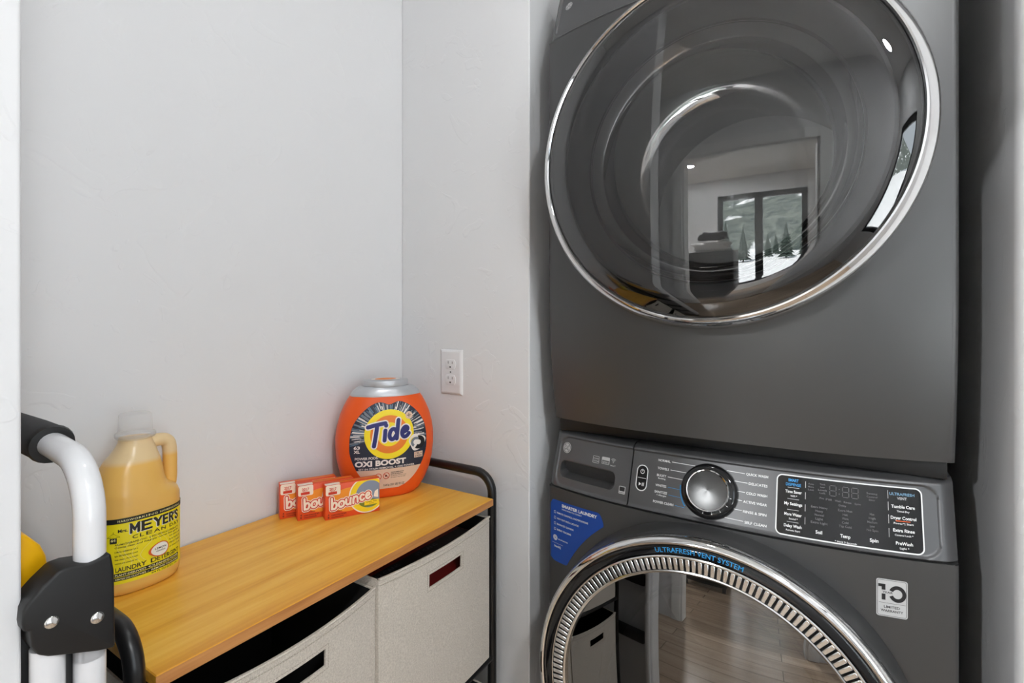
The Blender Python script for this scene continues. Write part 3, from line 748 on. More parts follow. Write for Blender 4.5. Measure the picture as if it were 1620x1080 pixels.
# ------------------------------------------------------------------ wall outlet
out = thing('wall_outlet', 'white duplex power outlet plate on the wall above the rack', 'power outlet', (-.8225, YW, 1.1338))
def flat_y(u, v, h): return (u, -h, v)
def plate():
    w, h_ = .0350, .0572
    vs = []
    for (k, y) in ((1, 0), (1, -.0015), (.88, -.0058), (.0, -.0058)):
        pass
    mb = MB()
    prof = [(0, 0), (0, -.0018), (.0028, -.0046), (.0060, -.0060)]
    loops = []
    for (ins, y) in prof:
        loops.append([(sx*(w-ins), y, sz*(h_-ins)) for sx, sz in ((-1, -1), (1, -1), (1, 1), (-1, 1))])
    V = [p for l in loops for p in l]
    Fs = [(4*k+i, 4*k+(i+1) % 4, 4*k+4+(i+1) % 4, 4*k+4+i) for k in range(len(loops)-1) for i in range(4)] + [(12, 13, 14, 15)]
    return mb.add(V, Fs)
obj('cover_plate', plate(), M_WHITEPL, out, smooth=20)
def recept():
    pts = []
    R = .0172
    for i in range(40):
        a = 2*PI*i/40; x, z = R*math.cos(a), R*math.sin(a); z = max(-.0125, min(.0125, z)); pts.append((x, z))
    return pts
for zc in (.0195, -.0195):
    rc = obj('receptacle', MB().prism(recept(), -.0055, -.0076, lambda u, v, h: (u, h, v+zc)), M_WHITEPL, out, bev=.0006)
    for (x, hh) in ((-.0064, .0072), (.0064, .0062)):
        obj('blade_slot', MB().box(x-.0008, x+.0008, -.0078, -.0070, zc+.0015, zc+.0015+hh), M_SLOT, rc, smooth=0)
    obj('ground_hole', MB().prism([(.0024*math.cos(2*PI*i/16), .0024*math.sin(2*PI*i/16)) for i in range(16)], -.0070, -.0079, lambda u, v, h: (u, h, v+zc-.0065)), M_SLOT, rc, smooth=0)
obj('screw', MB().prism([(.0022*math.cos(2*PI*i/16), .0022*math.sin(2*PI*i/16)) for i in range(16)], -.0055, -.0066, lambda u, v, h: (u, h, v)), M_GREYPL, out)

# ------------------------------------------------------------------ folded step ladder
lad = thing('step_ladder', 'folded white tube step ladder with black brackets, grip and yellow latch at left', 'step ladder', (-.75, .163, 0))
def K(x, y, z): return (x+.75, y-.163, z)
XA, XF, YF, YR = -.5565, -.9435, .1780, .1495
hp = [(XA, .97), (XA, 1.03), (XA, 1.075)]+arc_pts(XA-.050, 1.0915, .050, 0, math.radians(80), 10)+[(-.640, 1.1445), (-.70, 1.146), (-.80, 1.146), (-.86, 1.1445)]+arc_pts(XF+.050, 1.0915, .050, math.radians(100), PI, 10)+[(XF, 1.03), (XF, .97)]
obj('handle_tube', MB().tube([K(x, YF, z) for x, z in hp], .0116, 20), M_WHITEMET, lad, smooth=60)
obj('grip', MB().tube([K(x, YF, z) for x, z in ((-.6520, 1.1447), (-.6550, 1.1450), (-.70, 1.146), (-.80, 1.146), (-.848, 1.145))], [.0165, .0182, .0182, .0182, .0182], 24), M_SOFTBLACK, lad, smooth=40)
obj('grip_collar', MB().tube([K(x, YF, z) for x, z in ((-.6485, 1.1446), (-.6535, 1.1449))], [.0178, .0190], 24), M_BLACK, lad, smooth=40)
poly = [(.1614, 1.0595), (.1734, 1.0570), (.1890, 1.0600), (.1915, 1.0440), (.1925, .9760), (.1905, .9745), (.1800, .9775), (.1605, .9855), (.1463, .9915), (.1395, .9965), (.1360, 1.0050), (.1350, 1.0180), (.1312, 1.0190), (.1303, 1.0260), (.1310, 1.0360), (.1330, 1.0400), (.1424, 1.0500), (.1530, 1.0590)]
for (x0, x1) in ((-.574, -.5425), (-.9575, -.926)):
    br = obj('bracket', MB().prism(poly, x0, x1, lambda u, v, h: K(h, u, v)), M_BLACK, lad, bev=.0025, smooth=50)
    if x0 > -.6:
        for (y, z) in ((.1483, 1.0190), (.1788, 1.0075)):
            obj('rivet', MB().lathe_z([(.0052, 0), (.0050, .0012), (.0036, .0020), (.0003, .0024)], n=20), M_CHROME2, br, smooth=60)
            r_ = [o for o in br.children][-1]; r_.location = K(x1-.0002, y, z); r_.rotation_euler = (0, PI/2, 0)
for x in (XA, XF):
    for y in (YF, YR):
        obj('rail', MB().tube([K(x, y, .02), K(x, y, .5), K(x, y, .995)], .0116, 20), M_WHITEMET, lad, smooth=60)
        obj('foot', MB().lathe_z([(.0125, 0), (.0145, .003), (.0145, .03), (.0125, .034), (.0120, .034)], K(x, y, 0)[0], K(x, y, 0)[1], 16), M_BLACK, lad)
obj('platform', MB().box(-.925+.75, -.590+.75, .137-.163, .172-.163, .80, 1.014, .006), M_BLACK, lad)
obj('side_strut', MB().box(-.5665+.75, -.560+.75, .158-.163, .169-.163, .30, .99, .001), M_BLACK, lad)
for z in (.30, .55):
    obj('step', MB().box(-.930+.75, -.570+.75, .138-.163, .190-.163, z, z+.04, .006), M_BLACK, lad)
lat = [(.1345, 1.016), (.1620, 1.012), (.1625, 1.030), (.1600, 1.055), (.1560, 1.066), (.1470, 1.078), (.1345, 1.086)]
obj('latch', MB().prism(lat, -.84, -.598, lambda u, v, h: K(h, u, v)), M_YELLOWPL, lad, bev=.003, smooth=50)
obj('latch_base', MB().box(-.85+.75, -.590+.75, .1345-.163, .180-.163, .992, 1.018, .004), M_BLACK, lad)

def strokes(p, glyphs, u, v, k, w, rot=0., sh=0., wave=0.):
    def tf(q):
        x, y = q; y += wave*math.sin(x*2.4); x += sh*y; x *= k; y *= k
        return (u+x*math.cos(rot)-y*math.sin(rot), v+x*math.sin(rot)+y*math.cos(rot))
    for g_ in glyphs:
        q = []
        for i in range(len(g_)-1):
            p0 = g_[max(0, i-1)]; p1 = g_[i]; p2 = g_[i+1]; p3 = g_[min(len(g_)-1, i+2)]
            for j in range(4):
                t = j/4; q.append(tuple(.5*((2*p1[c])+(-p0[c]+p2[c])*t+(2*p0[c]-5*p1[c]+4*p2[c]-p3[c])*t*t+(-p0[c]+3*p1[c]-3*p2[c]+p3[c])*t**3) for c in (0, 1)))
        q.append(g_[-1]); q = [tf(a) for a in q]
        p.outline(q, w*k, False)
        for a in (q[0], q[-1]): p.disc(a, w*k/2, 14, 1)
    return p
def poly_g(*pts):                                     # straight strokes: repeat each corner so that it stays sharp
    return [q for p in pts for q in (p, p)]
def _mey():
    g_ = []; x = 0
    g_ += [poly_g((x, 0), (x, 1), (x+.33, .35), (x+.66, 1), (x+.66, 0))]; x += 1.0
    g_ += [poly_g((x+.45, 0), (x, 0), (x, 1), (x+.45, 1)), poly_g((x, .52), (x+.38, .52))]; x += .72
    g_ += [poly_g((x, 1), (x+.28, .5), (x+.56, 1)), poly_g((x+.28, .5), (x+.28, 0))]; x += .82
    g_ += [poly_g((x+.45, 0), (x, 0), (x, 1), (x+.45, 1)), poly_g((x, .52), (x+.38, .52))]; x += .74
    g_ += [poly_g((x, 0), (x, 1), (x+.35, 1), (x+.45, .78), (x+.35, .52), (x, .52)), poly_g((x+.25, .5), (x+.48, 0))]; x += .70
    g_ += [poly_g((x, 1.0), (x-.02, .78))]; x += .22
    g_ += [[(x+.45, .85), (x+.30, 1.0), (x+.08, .95), (x+.03, .74), (x+.20, .55), (x+.40, .42), (x+.45, .2), (x+.28, 0), (x+.05, .08), (x, .2)]]
    return g_
MEY = _mey()
# ------------------------------------------------------------------ laundry detergent jug
def jug_mat():
    m = bpy.data.materials.new('amber_jug_plastic'); m.use_nodes = True; nt = m.node_tree; b = nt.nodes['Principled BSDF']; L = nt.links.new
    tc = nt.nodes.new('ShaderNodeTexCoord'); sp = nt.nodes.new('ShaderNodeSeparateXYZ')
    r = nt.nodes.new('ShaderNodeValToRGB'); e = r.color_ramp.elements
    e[0].position = .1900; e[0].color = srgb(246, 196, 104); e[1].position = .1925; e[1].color = srgb(244, 216, 166)
    L(tc.outputs['Object'], sp.inputs[0]); L(sp.outputs['Z'], r.inputs[0]); L(r.outputs[0], b.inputs['Base Color'])
    b.inputs['Roughness'].default_value = .28; b.inputs['Subsurface Weight'].default_value = .0
    tr = nt.nodes.new('ShaderNodeBsdfTranslucent'); L(r.outputs[0], tr.inputs[0])
    mx = nt.nodes.new('ShaderNodeMixShader'); mx.inputs[0].default_value = .15
    L(b.outputs[0], mx.inputs[1]); L(tr.outputs[0], mx.inputs[2]); L(mx.outputs[0], nt.nodes['Material Output'].inputs[0])
    return m
def cap_mat():
    m = bpy.data.materials.new('clear_cap_plastic'); m.use_nodes = True; nt = m.node_tree; b = nt.nodes['Principled BSDF']; L = nt.links.new
    b.inputs['Base Color'].default_value = (.9, .9, .9, 1); b.inputs['Roughness'].default_value = .15
    tr = nt.nodes.new('ShaderNodeBsdfTransparent'); tr.inputs[0].default_value = (.96, .96, .96, 1)
    mx = nt.nodes.new('ShaderNodeMixShader'); mx.inputs[0].default_value = .80
    L(b.outputs[0], mx.inputs[1]); L(tr.outputs[0], mx.inputs[2]); L(mx.outputs[0], nt.nodes['Material Output'].inputs[0])
    return m
M_JUG, M_CAP = jug_mat(), cap_mat()
jug = thing('detergent_jug', 'amber jug of liquid laundry detergent with a yellow label and clear cap', 'detergent bottle', (-.930, .3555, RT), PI/2)
JA, JB = .0615, .0500
#          z,    x left, x right, depth
JS = [(0, -.050, .050, .041), (.002, -.0540, .0540, .0440), (.008, -.0568, .0568, .0472), (.014, -.0578, .0578, .0482), (.118, -.0578, .0578, .0482), (.132, -.0576, .0576, .0478), (.142, -.0572, .0535, .0470),
      (.150, -.0562, .0400, .0458), (.162, -.0530, .0355, .0430), (.176, -.0475, .0340, .0390), (.190, -.0400, .0310, .0340), (.203, -.0310, .0280, .0285), (.213, -.0245, .0245, .0240), (.220, -.0218, .0218, .0218), (.226, -.0212, .0212, .0212)]
def jsec(z):
    for i in range(len(JS)-1):
        if JS[i][0] <= z <= JS[i+1][0]:
            t = (z-JS[i][0])/(JS[i+1][0]-JS[i][0]); return [JS[i][k]+(JS[i+1][k]-JS[i][k])*t for k in (1, 2, 3)]
    return list(JS[-1][1:])
def jpt(a, z, off=0.):
    l, r, d = jsec(z); c, hw = (l+r)/2, (r-l)/2
    e = 2/2.5 if z < .2 else 2/2.2
    ca, sa = math.cos(a), math.sin(a)
    return (c+(hw+off)*math.copysign(abs(ca)**e, ca), (d+off)*math.copysign(abs(sa)**e, sa), z)
zs = [0, .001, .002, .005, .008, .014]+[.02+.006*i for i in range(17)]+[.120+.004*i for i in range(26)]+[.222, .226]
mb = MB().grid(lambda a, z: jpt(a, z), [2*PI*i/72 for i in range(72)], zs, wrap=True)
mb.add([jpt(2*PI*i/72, 0) for i in range(72)], [tuple(range(72))])
obj('body', mb, M_JUG, jug, smooth=80)
hpth = [(.010, .2100), (.026, .2145), (.038, .2145), (.0455, .2100), (.0485, .200), (.0492, .186), (.0492, .166), (.0490, .150), (.0470, .138), (.040, .128)]
sm = []
for i in range(len(hpth)-1):
    p0 = hpth[max(0, i-1)]; p1 = hpth[i]; p2 = hpth[i+1]; p3 = hpth[min(len(hpth)-1, i+2)]
    for k in range(4):
        t = k/4; sm.append(tuple(.5*((2*p1[j])+(-p0[j]+p2[j])*t+(2*p0[j]-5*p1[j]+4*p2[j]-p3[j])*t*t+(-p0[j]+3*p1[j]-3*p2[j]+p3[j])*t**3) for j in (0, 1)))
obj('handle', MB().tube([(x, 0, z) for x, z in sm], .0104, 16), M_JUG, jug, smooth=70)
cp = obj('cap', MB().lathe_z([(.0218, .2235), (.0258, .2255), (.0264, .2275), (.0264, .2330), (.0232, .2350), (.0225, .2380), (.0214, .2610), (.0195, .2636), (.0005, .2640)], n=48), M_CAP, jug, smooth=50)
obj('cap_ring', MB().lathe_z([(.0264, .2270), (.0270, .2280), (.0270, .2315), (.0264, .2325)], n=48), M_CAP, cp)
def jlab(u, v, h):                                   # u is measured around the front of the jug
    a = -PI/2+u/.0545
    p = jpt(a, v, h); return p
M_LY = mat('label_yellow', srgb(238, 222, 26), .4); M_LK = mat('label_black', srgb(32, 34, 30), .5); M_LP = mat('label_pale', srgb(236, 230, 170), .5); M_LO = mat('label_orange', srgb(215, 95, 40), .5); M_LW = mat('label_white', srgb(238, 238, 232), .5)
lab = Print().rrect(-.083, .0205, .083, .1170, .001, 60, 6).build('label', M_LY, jug, jlab, .0005); lab['label'] = 'yellow printed paper label'
pk = Print().rrect(-.083, .1095, .083, .1170, 0, 60, 1)
pp = Print()
pp.text('HARDWORKING HOMEKEEPING', .006, .1117, .0030, .080, bold=.01, spacing=1.2)
strokes(pk, MEY, -.0175, .0930, .0125, .24)
pw_ = strokes(Print(), MEY, -.0182, .0924, .0125, .26)
pk.text('Mrs.', -.0275, .0965, .0050, .0125, bold=.02).text('CLEAN DAY', .0140, .0838, .0052, .0600, bold=.012, spacing=1.25)
pk.text('AROMATHERAPEUTIC HOUSEHOLD PRODUCTS', .0020, .0778, .0026, .0800, bold=.012)
pk.text('Creating clean and happy homes from garden', .0020, .0738, .0024, .0800, shear=.2)
for i, (a, b_) in enumerate((('LEMON VERBENA has a', 'over plants really'), ('light REFRESHING scent', 'Earth friendly, and'), ('that cleans. Pure fresh', 'CRUELTY FREE and'), ('washed with essential oils', 'no bleach in this'))):
    pk.text(a, -.0380, .0672-i*.0056, .0021, .028, 'L').text(b_, .0225, .0690-i*.0056, .0021, .025, 'L')
pk.text('LAUNDRY DETERGENT', .0030, .0390, .0066, .0800, bold=.018)
pk.rrect(-.0390, .0318, .0430, .0368, .0004, 24, 1).rrect(-.0390, .0258, .0430, .0308, .0004, 24, 1)
pp.text('PLANT-DERIVED CLEANING POWER', .0020, .0328, .0028, .0790, bold=.02).text('GENTLE ON CLOTHES - REMOVES TOUGH STAINS', .0020, .0270, .0025, .0790, bold=.02)
pk.text('64 FL OZ (2 QT) 1.8 L', .0200, .0222, .0024, .0380)
pk.outline([(-.0490, .0905), (-.0400, .0960), (-.0310, .0905)], .0006, True).line((-.0400, .0960), (-.0400, .0985), .0006).rrect(-.0450, .0815, -.0350, .0895, .0006)
pp.text('64', -.0400, .0845, .0038, .0065, bold=.03)
po_ = Print().ring((.0105, .0555), .0098, .0112, 36)
pwh = Print().disc((.0105, .0555), .0098, 36)
pk2 = Print().text('LEMON', .0105, .0562, .0030, .0135, bold=.015).text('VERBENA', .0105, .0522, .0022, .0115)
for k in range(9):
    u0 = -.03+k*.009; pp.outline([(u0+.0045*math.sin(i*.55+k), .046+i*.0033) for i in range(12)], .0003, False)
pk.build('black_print', M_LK, lab, jlab, .0008); pp.build('pale_print', M_LP, lab, jlab, .0011); pw_.build('letter_shade', M_LW, lab, jlab, .0007)
po_.build('seal_ring', M_LO, lab, jlab, .0012); pwh.build('seal', M_LW, lab, jlab, .0011); pk2.build('seal_print', M_LK, lab, jlab, .0013)

# ------------------------------------------------------------------ tub of laundry pods
M_TO = mat('tub_orange', srgb(236, 92, 30), .38, spec=.4); M_TS = mat('silver_plastic', srgb(190, 192, 196), .32, .35)
tub = thing('pod_tub', 'orange oval tub of laundry pods with silver lid in the corner', 'detergent tub', (-.901, .857, RT), math.radians(56.4))
TSEC = [(0, .0640, .0380), (.003, .0700, .0420), (.010, .0780, .0455), (.030, .0920, .0500), (.055, .1030, .0535), (.085, .1105, .0560), (.115, .1135, .0570), (.140, .1135, .0570), (.165, .1100, .0560), (.190, .1035, .0535), (.210, .0950, .0505), (.225, .0870, .0475), (.236, .0790, .0450)]
def tsec(z):
    for i in range(len(TSEC)-1):
        if TSEC[i][0] <= z <= TSEC[i+1][0]:
            a, b_ = TSEC[i], TSEC[i+1]; t = (z-a[0])/(b_[0]-a[0])
            p0 = TSEC[max(0, i-1)]; p3 = TSEC[min(len(TSEC)-1, i+2)]
            return a[1]+(b_[1]-a[1])*t, a[2]+(b_[2]-a[2])*t
    return TSEC[-1][1:]
def tpt(a, z):
    w, d = tsec(z); ca, sa = math.cos(a), math.sin(a); e = 2/2.6
    return (w*math.copysign(abs(ca)**e, ca), d*math.copysign(abs(sa)**e, sa), z)
zs = [0, .001, .003, .006, .010]+[.016+.0055*i for i in range(40)]+[.236]
mb = MB().grid(lambda a, z: tpt(a, z), [2*PI*i/80 for i in range(80)], zs, wrap=True)
mb.add([tpt(2*PI*i/80, 0) for i in range(80)], [tuple(range(80))])
obj('body', mb, M_TO, tub, smooth=80)
def oval(w, d, z, e=2/2.5): return lambda a: (w*math.copysign(abs(math.cos(a))**e, math.cos(a)), d*math.copysign(abs(math.sin(a))**e, math.sin(a)), z)
col_l = [(.0805, .0460, .2330), (.0810, .0463, .2350), (.0785, .0452, .2410), (.0710, .0430, .2480), (.0620, .0405, .2535), (.0530, .0380, .2550)]
obj('collar', MB().grid(lambda a, k: oval(*col_l[k])(a), [2*PI*i/80 for i in range(80)], list(range(6)), wrap=True), M_TS, tub, smooth=60)
lid_l = [(.0500, .0390, .2545), (.0525, .0412, .2550), (.0530, .0416, .2570), (.0530, .0416, .2650), (.0520, .0408, .2675), (.0480, .0375, .2685), (.0003, .0003, .2690)]
lid = obj('lid', MB().grid(lambda a, k: oval(*lid_l[k], e=2/2.2)(a), [2*PI*i/80 for i in range(80)], list(range(7)), wrap=True), M_TS, tub, smooth=50)
top_s = lambda u, v, h: (u, v, .2690+h)
M_TW = mat('tub_white_print', srgb(240, 232, 226), .45); M_TYE = mat('tub_yellow', srgb(252, 226, 22), .45); M_TOR = mat('tub_print_orange', srgb(240, 130, 28), .45); M_TNA = mat('tub_navy', srgb(30, 34, 110), .45); M_TDK = mat('tub_dark_blue', srgb(36, 44, 62), .45)
M_TBG = mat('tub_beige', srgb(228, 196, 172), .45); M_TST = mat('tub_steel_blue', srgb(92, 122, 146), .45); M_TGR = mat('tub_grey', srgb(120, 128, 138), .45); M_TRD = mat('tub_red', srgb(205, 60, 40), .45); M_TBK = mat('tub_black', srgb(28, 28, 32), .45)
Print().disc((0, 0), .034, 40, ry=.72).build('lid_print', M_TW, lid, top_s, .0004); Print().disc((0, 0), .025, 40, ry=.72).build('lid_orange_print', M_TOR, lid, top_s, .0008)
def tsf(u, v, h):
    w, d = tsec(v); t = min(.98, abs(u)/w)
    return (u, -d*(1-t**2.6)**(1/2.6)-h, v)
# outline of the front label, with the shallow dip at the top
outl = []
for i in range(96):
    a = 2*PI*i/96; x = .0880*math.copysign(abs(math.cos(a))**.86, math.cos(a)); z = .1235+.1020*math.copysign(abs(math.sin(a))**.86, math.sin(a))
    if math.sin(a) > 0: z -= .0100*math.exp(-(x/.016)**2); x *= 1-.10*(max(0, z-.17)/.05)
    if z < .11: x *= 1-.18*((.11-z)/.09)
    outl.append((x, z))
def scan(z):
    xs = []
    for i in range(96):
        a, b_ = outl[i], outl[(i+1) % 96]
        if (a[1]-z)*(b_[1]-z) < 0: xs.append(a[0]+(b_[0]-a[0])*(z-a[1])/(b_[1]-a[1]))
    return (min(xs), max(xs)) if len(xs) > 1 else (0, 0)
def vband(p, z0, z1, lo=None, hi=None, n=8):
    k = 15; rows = []
    for j in range(n+1):
        z = z0+(z1-z0)*j/n; a, b_ = scan(z)
        if lo is not None: a = max(a, lo)
        if hi is not None: b_ = min(b_, hi)
        rows.append([(a+(b_-a)*i/(k-1), z) for i in range(k)])
    p.add([q for r in rows for q in r], [(j*k+i, j*k+i+1, (j+1)*k+i+1, (j+1)*k+i) for j in range(n) for i in range(k-1)]); return p
BC = (-.001, .1490)
def rout(a):
    best = None; d = (math.cos(a), math.sin(a))
    for i in range(96):
        p, q = outl[i], outl[(i+1) % 96]
        ex, ey = q[0]-p[0], q[1]-p[1]; den = d[0]*ey-d[1]*ex
        if abs(den) < 1e-12: continue
        t = ((p[0]-BC[0])*ey-(p[1]-BC[1])*ex)/den; s_ = ((p[0]-BC[0])*d[1]-(p[1]-BC[1])*d[0])/den
        if t > 0 and -1e-9 <= s_ <= 1+1e-9: best = t if best is None else min(best, t)
    return best or .05
def wedge(p, a0, a1, f0, f1, n=5):
    vs = []
    for j in range(n+1):
        f = f0+(f1-f0)*j/n
        for a in (a0, a1): r = rout(a)*f; vs.append((BC[0]+r*math.cos(a), max(.1045, BC[1]+r*math.sin(a))))
    p.add(vs, [(2*j, 2*j+1, 2*j+3, 2*j+2) for j in range(n)])
tl = vband(Print(), .0240, .0720, n=8); label_t = tl.build('label', M_TBG, tub, tsf, .0005); label_t['label'] = 'printed oval front label'
dk = Print(); [wedge(dk, 2*PI*i/72, 2*PI*(i+1)/72, .02, 1.0, 8) for i in range(72)]
dk.build('starburst_ground', M_TDK, label_t, tsf, .0006)
rnd = random.Random(3); rays = [Print(), Print(), Print()]
for i in range(190):
    a = rnd.uniform(-.25, PI+.25); w = rnd.uniform(.008, .040); f0 = rnd.uniform(.52, .8); f1 = min(.99, f0+rnd.uniform(.10, .42))
    k = rnd.choice((0, 0, 1, 1, 2)) if math.cos(a) < .2 else rnd.choice((1, 1, 2))
    wedge(rays[k], a, a+w, f0, f1)
for p, m, h, nm in zip(rays, (M_TST, M_TGR, M_TW), (.0008, .0009, .0010), ('blue_rays', 'grey_rays', 'white_rays')): p.build(nm, m, label_t, tsf, h)
vband(Print(), .0700, .1060, n=6).build('navy_band', M_TDK, label_t, tsf, .0011)
vband(Print(), .0690, .0705, n=1).build('band_line', M_TBG, label_t, tsf, .0012)
Print().disc(BC, .0560, 64, 6).build('bullseye_yellow', M_TYE, label_t, tsf, .0014)
Print().ring(BC, .0270, .0430, 64, rings=3).build('bullseye_orange', M_TOR, label_t, tsf, .0016)
TIDE = [[(.02, .93), (.45, .98), (.98, 1.0)], [(.52, .97), (.42, .55), (.22, -.16)], [(.93, .60), (.82, .06)], [(1.0, .86), (1.005, .88)],
        [(1.56, .30), (1.50, .52), (1.38, .60), (1.24, .54), (1.14, .36), (1.13, .17), (1.22, .05), (1.36, .08), (1.48, .22)], [(1.72, 1.05), (1.60, .52), (1.50, .04)],
        [(1.86, .30), (2.04, .36), (2.17, .44), (2.16, .55), (2.06, .60), (1.93, .52), (1.84, .34), (1.85, .15), (1.95, .05), (2.10, .09), (2.22, .20)]]
TU, TV, TK = -.0455, .1305, .0405
strokes(Print(), TIDE, TU, TV, TK, .36, math.radians(6)).build('brand_outline', M_TW, label_t, tsf, .0018)
strokes(Print(), TIDE, TU, TV, TK, .225, math.radians(6)).build('brand_lettering', M_TNA, label_t, tsf, .0021)
Print().disc((.0440, .1890), .0085, 30).build('plus_disc', M_TBG, label_t, tsf, .0020)
Print().line((.0392, .1890), (.0488, .1890), .0012).line((.0440, .1842), (.0440, .1938), .0012).build('plus_sign', M_TBK, label_t, tsf, .0023)
tw = Print()
tw.text('63', -.0790, .1200, .0066, .0130, 'L', bold=.035).text('XL', -.0790, .1110, .0066, .0130, 'L', bold=.035)
tw.text('POWER PODS.', -.0765, .0955, .0056, .0500, 'L', bold=.02).text('OXI BOOST', -.0765, .0800, .0122, .1130, 'L', bold=.045)
tw.text('SET-IN STAIN REMOVAL + OXI POWER', -.0690, .0718, .0042, .1260, 'L', bold=.02)
tw.build('white_lettering', M_TW, label_t, tsf, .0015)
# pod picture: white and black swirl
pc_ = (.0640, .1250)
Print().add([(pc_[0]+.0200*math.cos(a)*(1+.12*math.sin(3*a)), pc_[1]+.0190*math.sin(a)*(1+.12*math.cos(3*a))) for a in [2*PI*i/40 for i in range(40)]]+[pc_], [(i, (i+1) % 40, 40) for i in range(40)]).build('pod_white', M_TW, label_t, tsf, .0016)
Print().ring((pc_[0]+.003, pc_[1]-.001), .0055, .0155, 36, -2.2, 1.7, 3).build('pod_black', M_TBK, label_t, tsf, .0018)
Print().ring((pc_[0]-.004, pc_[1]+.000), .0060, .0120, 36, .9, 4.2, 2).build('pod_grey', M_TGR, label_t, tsf, .0019)
Print().rrect(.0560, .0885, .0770, .1020).build('dose_box', M_TBG, label_t, tsf, .0017)
Print().text('1 XL =', .0665, .0962, .0042, .0175, bold=.02).text('2 PODS', .0665, .0902, .0042, .0175, bold=.02).build('dose_print', M_TDK, label_t, tsf, .0020)
rdp = Print()
for (x, z) in ((-.026, .0540), (-.008, .0545)):
    rdp.ring((x, z), .0062, .0076, 30).line((x-.0045, z+.0045), (x+.0045, z-.0045), .0012)
rdp.build('warning_marks', M_TRD, label_t, tsf, .0010)
bk = Print()
for i, t in enumerate(('WARNING: HARMFUL IF PUT IN', 'MOUTH OR SWALLOWED', 'EYE IRRITANT. Keep out of reach', 'of children. Read all labels')):
    bk.text(t, .0020, .0600-i*.0040, .0024, (.030, .028, .036, .034)[i], 'L', bold=.03 if i < 2 else .0)
bk.disc((-.0270, .0535), .0025, 12).disc((-.0085, .0545), .0024, 12).text('2.64 kg (5.81 LB) 93 OZ', .0100, .0300, .0052, .0480, bold=.01)
bk.build('small_print', M_TBK, label_t, tsf, .0009)

# ------------------------------------------------------------------ dryer sheet boxes
M_BO = mat('box_orange_red', srgb(232, 82, 34), .42); M_BR = mat('box_red', srgb(206, 52, 24), .45); M_BW = mat('box_cream', srgb(250, 232, 214), .45); M_BY = mat('box_yellow', srgb(250, 214, 20), .45); M_BGB = mat('box_grey_blue', srgb(136, 146, 166), .45); M_BGN = mat('box_green', srgb(120, 130, 36), .45); M_BAM = mat('box_amber', srgb(246, 150, 36), .45); M_BBK = mat('box_dark_print', srgb(92, 26, 16), .5)
BXW, BXH, BXD = .112, .0710, .0240
sheet = thing('dryer_sheet_box', 'foremost of three small orange dryer sheet boxes, its yellow swirl in full view', 'dryer sheet box', (-.6, .5, RT), math.radians(63.1), 'dryer sheet boxes on the rack')
obj('carton', MB().box(0, BXW, 0, BXD, 0, BXH, .0012, 2), M_BO, sheet)
bf = lambda u, v, h: (u, -h, v)
bt_ = lambda u, v, h: (u, v, BXH+h)
Print().ring((.047, .036), .001, .034, 40, rings=2, ry=.72).build('amber_glow', M_BAM, sheet, bf, .0003)
def clip_disc(p, c, r0, r1, lo=.0005, n=60, rr=3, x1=BXW-.001, z1=BXH-.001):
    vs = []
    for i in range(n+1):
        a = 2*PI*i/n
        for j in range(rr+1):
            r = r0+(r1-r0)*j/rr; vs.append((min(x1, max(.001, c[0]+r*math.cos(a))), min(z1, max(lo, c[1]+r*math.sin(a)))))
    k = rr+1
    return p.add(vs, [(i*k+j, (i+1)*k+j, (i+1)*k+j+1, i*k+j+1) for i in range(n) for j in range(rr)])
sc_ = (.0860, .0400)
clip_disc(Print(), sc_, .0005, .0390).build('white_rim', M_BW, sheet, bf, .0004)
clip_disc(Print(), sc_, .0005, .0365).build('yellow_swirl', M_BY, sheet, bf, .0005)
clip_disc(Print(), (.0900, .0400), .0005, .0285).build('sky_picture', M_BGB, sheet, bf, .0006)
Print().cols([.066+.0028*i for i in range(17)], lambda u: max(.0125+.0006, .0400-math.sqrt(max(0, .0285**2-(u-.0900)**2))), lambda u: max(.0400-math.sqrt(max(0, .0285**2-(u-.0900)**2)), .0265+.004*math.sin(u*90)), 2).build('field_picture', M_BGN, sheet, bf, .0007)
Print().rrect(.0790, .0170, .1100, .0265).build('yellow_flash', M_BY, sheet, bf, .0009)
Print().add([(.0985, .0330), (.1085, .0300), (.1080, .0480), (.1010, .0440)], [(0, 1, 2, 3)]).build('towel_picture', M_BW, sheet, bf, .0009)
BNC = [[(.06, 1.05), (.05, .5), (.04, .06)], [(.06, .35), (.16, .55), (.32, .60), (.44, .48), (.45, .25), (.36, .08), (.2, .04), (.07, .14)],
       [(.92, .58), (.74, .50), (.66, .30), (.74, .10), (.92, .04), (1.08, .12), (1.14, .32), (1.08, .52), (.92, .58)],
       [(1.36, .60), (1.34, .26), (1.44, .07), (1.60, .08), (1.72, .22)], [(1.78, .60), (1.74, .30), (1.74, .02)],
       [(2.00, .02), (2.02, .40), (2.06, .60)], [(2.04, .40), (2.16, .57), (2.32, .58), (2.40, .42), (2.40, .02)],
       [(3.00, .50), (2.88, .58), (2.74, .52), (2.66, .30), (2.74, .10), (2.88, .04), (3.02, .14)],
       [(3.22, .30), (3.42, .34), (3.56, .42), (3.52, .55), (3.40, .60), (3.26, .48), (3.22, .28), (3.30, .10), (3.44, .04), (3.60, .14)]]
for nm, m, w, h in (('brand_halo', M_BW, .52, .0010), ('brand_edge', M_BR, .38, .0012), ('brand_lettering', M_BW, .20, .0014)):
    strokes(Print(), BNC, .0125, .0200, .0220, w, math.radians(8), .10).build(nm, m, sheet, bf, h)
tb = Print().rrect(.0010, .0500, .0300, BXH, .0035, 8, 2).build('corner_tab', M_BW, sheet, bf, .0016)
Print().rrect(.0010, .0002, .0300, .0130, .002).build('tab_top', M_BW, sheet, bt_, .0004)
